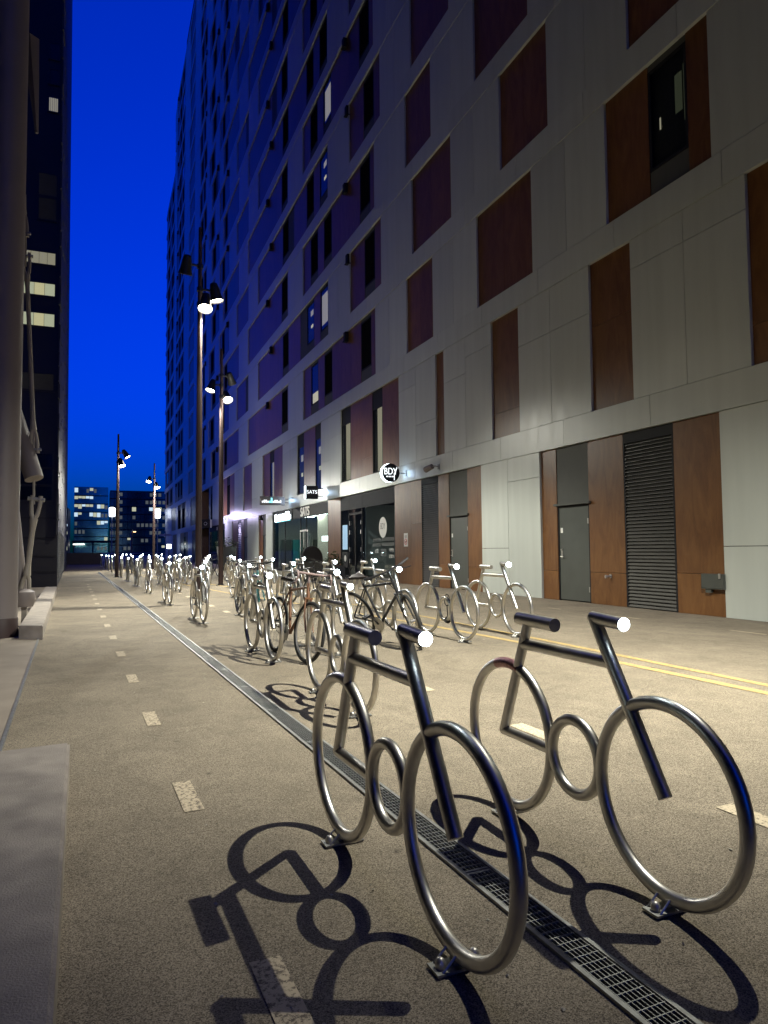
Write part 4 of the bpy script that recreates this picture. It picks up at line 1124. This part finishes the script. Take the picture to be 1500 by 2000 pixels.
XR = -1.62
for z0, z1, x0, kind in ((11.65, 12.1, -2.95, 'half'), (10.5, 10.96, -3.3, 'lit'), (9.37, 9.85, -3.3, 'lit'), (7.05, 7.63, -3.2, 'grey'), (4.28, 4.75, -3.2, 'dark'), (3.66, 4.2, -3.2, 'dark'), (3.1, 3.58, -3.2, 'dark'), (14.2, 15.0, -2.2, 'grey'), (13.3, 14.1, -2.2, 'grey'),
                        (17.4, 17.93, -1.93, 'half'), (18.45, 18.99, -1.93, 'dark'), (19.4, 20.0, -1.93, 'dark')): tower_window(z0, z1, x0, XR, kind)
for z in (.55, 1.1, 1.75, 2.45): piece('joint_strip', 'frame_black', tw, -8, tx(TY) - .03, YW - .018, YW - .0, z, z + .02)
# slate shingles on the street side: the nearest courses
rnd = random.Random(5); bm = bmesh.new(); n = 0
for i in range(13):
    for j in range(40):
        y = TY + .25 + i * 1.1 * (1 + i * .08); z = 2.1 + j * .55 + rnd.uniform(-.08, .08); w = .95 * (1 + i * .09)
        xx = tx(y) - .3 * z / 62
        box(bm, xx - .02, xx + rnd.uniform(.02, .05), y - w / 2, y + w / 2, z - .25, z + .25)
tag(obj('slate_field', bm, 'slate', tw), kind='stuff')
# vent grille at the foot of the street side
gr = bmesh.new()
for j in range(22): box(gr, -.02, .03, 0, 14, .35 + j * .075, .375 + j * .075)
for j in range(8): box(gr, -.02, .04, j * 2, j * 2 + .06, .3, 2.0)
tag(obj('vent_grille', gr, 'galvanised', tw, loc=(tx(TY) + .03, TY + .15, 0), rot=(0, 0, math.atan(-STREET))), kind='stuff')

# added unseen block left of view, keeps blue skylight off the near facade
nb = thing('sky_blocker', 'unseen dark grey block added to keep skylight off the near facade', 'building')
bm = bmesh.new(); box(bm, -34, -8.0, -90, 20, 0, 68); obj('wall', bm, 'grey_panel', nb)
for k in range(1, 18): piece('floor_band', 'frame_black', nb, -8.02, -7.9, -90, 20, k * 3.7, k * 3.7 + .5)
for k in range(17):
    for q in range(14): piece('window', 'dark_pane', nb, -8.03, -7.97, 17 - q * 5.2 - 2.4, 17 - q * 5.2, k * 3.7 + 1.3, k * 3.7 + 3.2)

# ---------------------------------------------------------------- steel bridge support in front of the tower
sp = thing('bridge_support', 'pale steel column with raking strut and forked tie rods at left edge', 'bridge support')
pb = on_ground(34, 1244, .01)
rc = .26
pc = Vector((pb[0] - rc * 1.06, pb[1] + .12, 0))
bm = bmesh.new(); sweep(bm, [pc + Vector((0, 0, .28)), pc + Vector((.0, 0, 9)), pc + Vector((.0, 0, 22))], rc, 36); obj('column', bm, 'column_paint', sp, True)
bm = bmesh.new(); lathe(bm, [(0, rc + .012), (.27, rc + .012), (.29, rc)], pc, (0, 0, 1), 36); obj('base_sleeve', bm, 'pole_paint', sp, True)
DY = pc.y + 1.6


def at(x, y, d=0.0):
    return Vector(on_y(x, y, DY + d))


def tie_rod(p, q, r, parent, forks=(True, True)):
    bm = bmesh.new(); p, q = Vector(p), Vector(q); d = (q - p).normalized(); L = (q - p).length
    sweep(bm, [p + d * .34, p + d * .55, q - d * .55, q - d * .34], [r * 1.5, r, r, r * 1.5], 14); t = obj('tie_rod', bm, 'rod_paint', parent, True)
    for end, dd, on in ((p, d, forks[0]), (q, -d, forks[1])):
        if not on: continue
        side = dd.cross(Vector((0, 1, 0))).normalized()
        for s in (-1, 1):
            bm = bmesh.new(); sweep(bm, [end + dd * .36, end + dd * .27 + side * s * r * 1.0, end + dd * .12 + side * s * r * 1.45, end - dd * .06 + side * s * r * 1.45], [r * 1.0, r * .8, r * .75, r * .8], 10); obj('fork_arm', bm, 'rod_paint', t, True)
        bm = bmesh.new(); sweep(bm, [end + side * r * 3, end - side * r * 3], r * .8, 10); obj('pin', bm, 'galvanised', t, True)


tie_rod(at(47, 1163), at(71, 975), .044, sp)
bm = bmesh.new(); sweep(bm, [at(66, 985), at(66, 800)], .02, 10); obj('hanger', bm, 'rod_paint', sp, True)
tie_rod(at(67, 878), at(51, 500), .036, sp)
bm = bmesh.new(); sweep(bm, [at(48, 520), at(47, 380)], .035, 10); obj('hanger', bm, 'rod_paint', sp, True)
tie_rod(at(47, 455), at(39, 150), .036, sp)
bm = bmesh.new(); sweep(bm, [at(20, 790, .25), at(67, 935, -.1)], .15, 26); obj('strut', bm, 'column_paint', sp, True)
bm = bmesh.new(); sweep(bm, [at(26, 1000, .2), at(43, 1170, .1)], .1, 22); obj('strut', bm, 'column_paint', sp, True)
bm = bmesh.new(); lathe(bm, [(0, .16), (.1, .2), (.25, .18), (.3, .1)], at(44, 1185), (0, 0, 1), 20); obj('anchor_boss', bm, 'column_paint', sp, True)
ga = at(46, 1190); piece('anchor_plate', 'rod_paint', sp, ga.x - .03, ga.x + .05, ga.y - .05, ga.y + .05, 0.0, ga.z + .2)
bm = bmesh.new(); sweep(bm, [at(42, 70), at(60, 75), at(72, 260)], [.1, .14, .03], 4); obj('gusset_plate', bm, 'column_paint', sp)

# ---------------------------------------------------------------- far end of the street
YG = 240


def far_office(name, label, x0, x1, ztop, cols, rows, seed, lit_p, dim_p, m_frame, depth, pane='far_pane', lit_rows=None):
    t = thing(name, label, 'building', (0, YG + depth, 0))
    bm = bmesh.new(); box(bm, x0, x1, 0, 18, -1, ztop); obj('wall', bm, m_frame, t)
    rnd = random.Random(seed); cw = (x1 - x0) / cols; rh = (ztop - 1.0) / rows
    for r in range(rows):
        piece('floor_edge', 'frame_black', t, x0, x1, -.25, -.02, .8 + r * rh - .12, .8 + r * rh + .12)
        for c in range(cols):
            u = rnd.random() if c % 3 == 0 or rnd.random() < .3 else u; lp = lit_p if lit_rows is None or r in lit_rows else .03
            a, b, z0, z1 = x0 + c * cw + .05, x0 + (c + 1) * cw - .05, .95 + r * rh, .8 + (r + 1) * rh - .16
            p = piece('pane', pane, t, a, b, -.12, -.03, z0, z1)
            if u < lp:
                zz = z0 + (z1 - z0) * rnd.uniform(.35, .7); place('office_lamp', unit_box('office_light' if rnd.random() < .75 else 'room_cold'), t, ((a + b) / 2, -.16, (zz + z1) / 2), (0, 0, 0), (b - a, .06, z1 - zz - .05))
            elif u < lp + dim_p: place('office_lamp', unit_box('office_dim'), t, ((a + b) / 2, -.16, z0 + (z1 - z0) * .6), (0, 0, 0), ((b - a) * .7, .06, (z1 - z0) * .5))
    return t


far_office('office_building', 'blue glass office block with lit floors at the street end', -7.7, 2.3, 22.0, 9, 8, 11, .42, .2, 'blue_pane', 0, pane='blue_pane', lit_rows=(3, 4, 5, 6, 7))
far_office('office_building', 'darker wide glass office block beside the blue one', 2.9, 20.5, 21.4, 13, 8, 12, .10, .34, 'tower_black', 4)
far_office('office_building', 'low sliver of shops with purple light beside the black tower', -10.4, -8.3, 13.5, 2, 6, 13, .5, .3, 'tower_black', -30)
o = thing('canopy', 'long dark canopy with a light strip across the blue office block', 'canopy', (0, YG - 6, 0))
piece('roof_slab', 'frame_black', o, -8, 4.5, -2, 2, 4.1, 4.7); piece('light_strip', 'tube_light', o, -7.6, -4.4, -2.2, -1.9, 3.4, 3.7)
for x in (-7.5, -2, 3.5): piece('post', 'frame_black', o, x - .15, x + .15, -1, -.7, 0, 4.1)
tag(piece('low_wall', 'concrete_dark', None, -4.4, .2, 74, 74.4, 0, 1.15), 'low dark concrete wall closing the path at the far end', 'wall')


def globe_lamp(px, py, Y, label):
    p = on_y(px, py, Y); t = thing('globe_lamp', label, 'street lamp', (p[0], p[1], 0), group='glowing cylinder lamps at the street end')
    s = (p[1]) / 100
    bm = bmesh.new(); sweep(bm, [(0, 0, 0), (0, 0, p[2] - .6 * s)], .09, 10); obj('pole', bm, 'galvanised', t, True)
    bm = bmesh.new(); lathe(bm, [(-.62 * s, .2 * s), (-.6 * s, .36 * s), (.5 * s, .38 * s), (.62 * s, .25 * s)], (0, 0, p[2]), (0, 0, 1), 16); obj('glowing_cylinder', bm, 'globe', t, True)


globe_lamp(219, 1000, 120, 'white glowing cylinder lamp just left of the far lamp post')
globe_lamp(308, 1003, 120, 'white glowing cylinder lamp beside the far end of the facade')
p = on_y(257, 1040, 110); t = thing('street_lamp', 'small orange lit street lamp post in front of dark offices', 'street lamp', (p[0], p[1], 0))
bm = bmesh.new(); sweep(bm, [(0, 0, 0), (0, 0, p[2]), (.25, 0, p[2] + .25), (.5, 0, p[2] + .2)], .14, 8); obj('pole', bm, 'orange_paint', t, True); piece('lamp_head', 'street_orange', t, .2, .6, -.1, .1, p[2] + .05, p[2] + .18)
p = on_y(323, 1045, 95); t = thing('direction_sign', 'pale direction sign arms on a slim post by the facade end', 'sign', (p[0], p[1], 0))
bm = bmesh.new(); sweep(bm, [(0, 0, 0), (0, 0, p[2] + .5)], .05, 8); obj('post', bm, 'galvanised', t, True); piece('sign_arm', 'white_print', t, -.75, .75, -.04, .04, p[2] - .12, p[2] + .14)
p = on_y(330, 1068, 100); t = thing('kiosk_light', 'small bright white light box near the facade end', 'light box', (p[0], p[1], 0)); piece('lit_panel', 'sign_white', t, -.3, .3, -.1, .1, p[2] - .25, p[2] + .35); piece('stand', 'frame_black', t, -.05, .05, -.05, .05, 0, p[2] - .25)
rail = thing('guard_rail', 'long thin rail behind the far racks', 'railing', (0, 96, 0))
bm = bmesh.new(); sweep(bm, [(.2, 0, 1.0), (9, 0, 1.0)], .05, 8); obj('top_rail', bm, 'zinc', rail, True)
for q in range(8): piece('post', 'zinc', rail, .4 + q * 1.2, .46 + q * 1.2, -.03, .03, 0, 1.0)

# scraps and grit lying about on the asphalt
rnd = random.Random(21); bm = bmesh.new()
for q in range(420):
    y = 1.2 + 14 * rnd.random() ** 1.6; x = sx(.1, y) + rnd.random() * 9.0; r = rnd.uniform(.003, .011) * (1.6 if y > 7 else 1)
    z = gz(x, y) + .002; a0 = rnd.uniform(0, 6)
    vs = [bm.verts.new((x + r * math.cos(a0 + k * 1.57) * rnd.uniform(.5, 1.2), y + r * math.sin(a0 + k * 1.57) * rnd.uniform(.5, 1.2), z + rnd.uniform(0, .004))) for k in range(4)]
    top = bm.verts.new((x, y, z + .006))
    for k in range(4): bm.faces.new((vs[k], vs[(k + 1) % 4], top))
tag(obj('litter', bm, 'litter'), 'pale scraps and grit scattered over the asphalt', 'litter', kind='stuff')
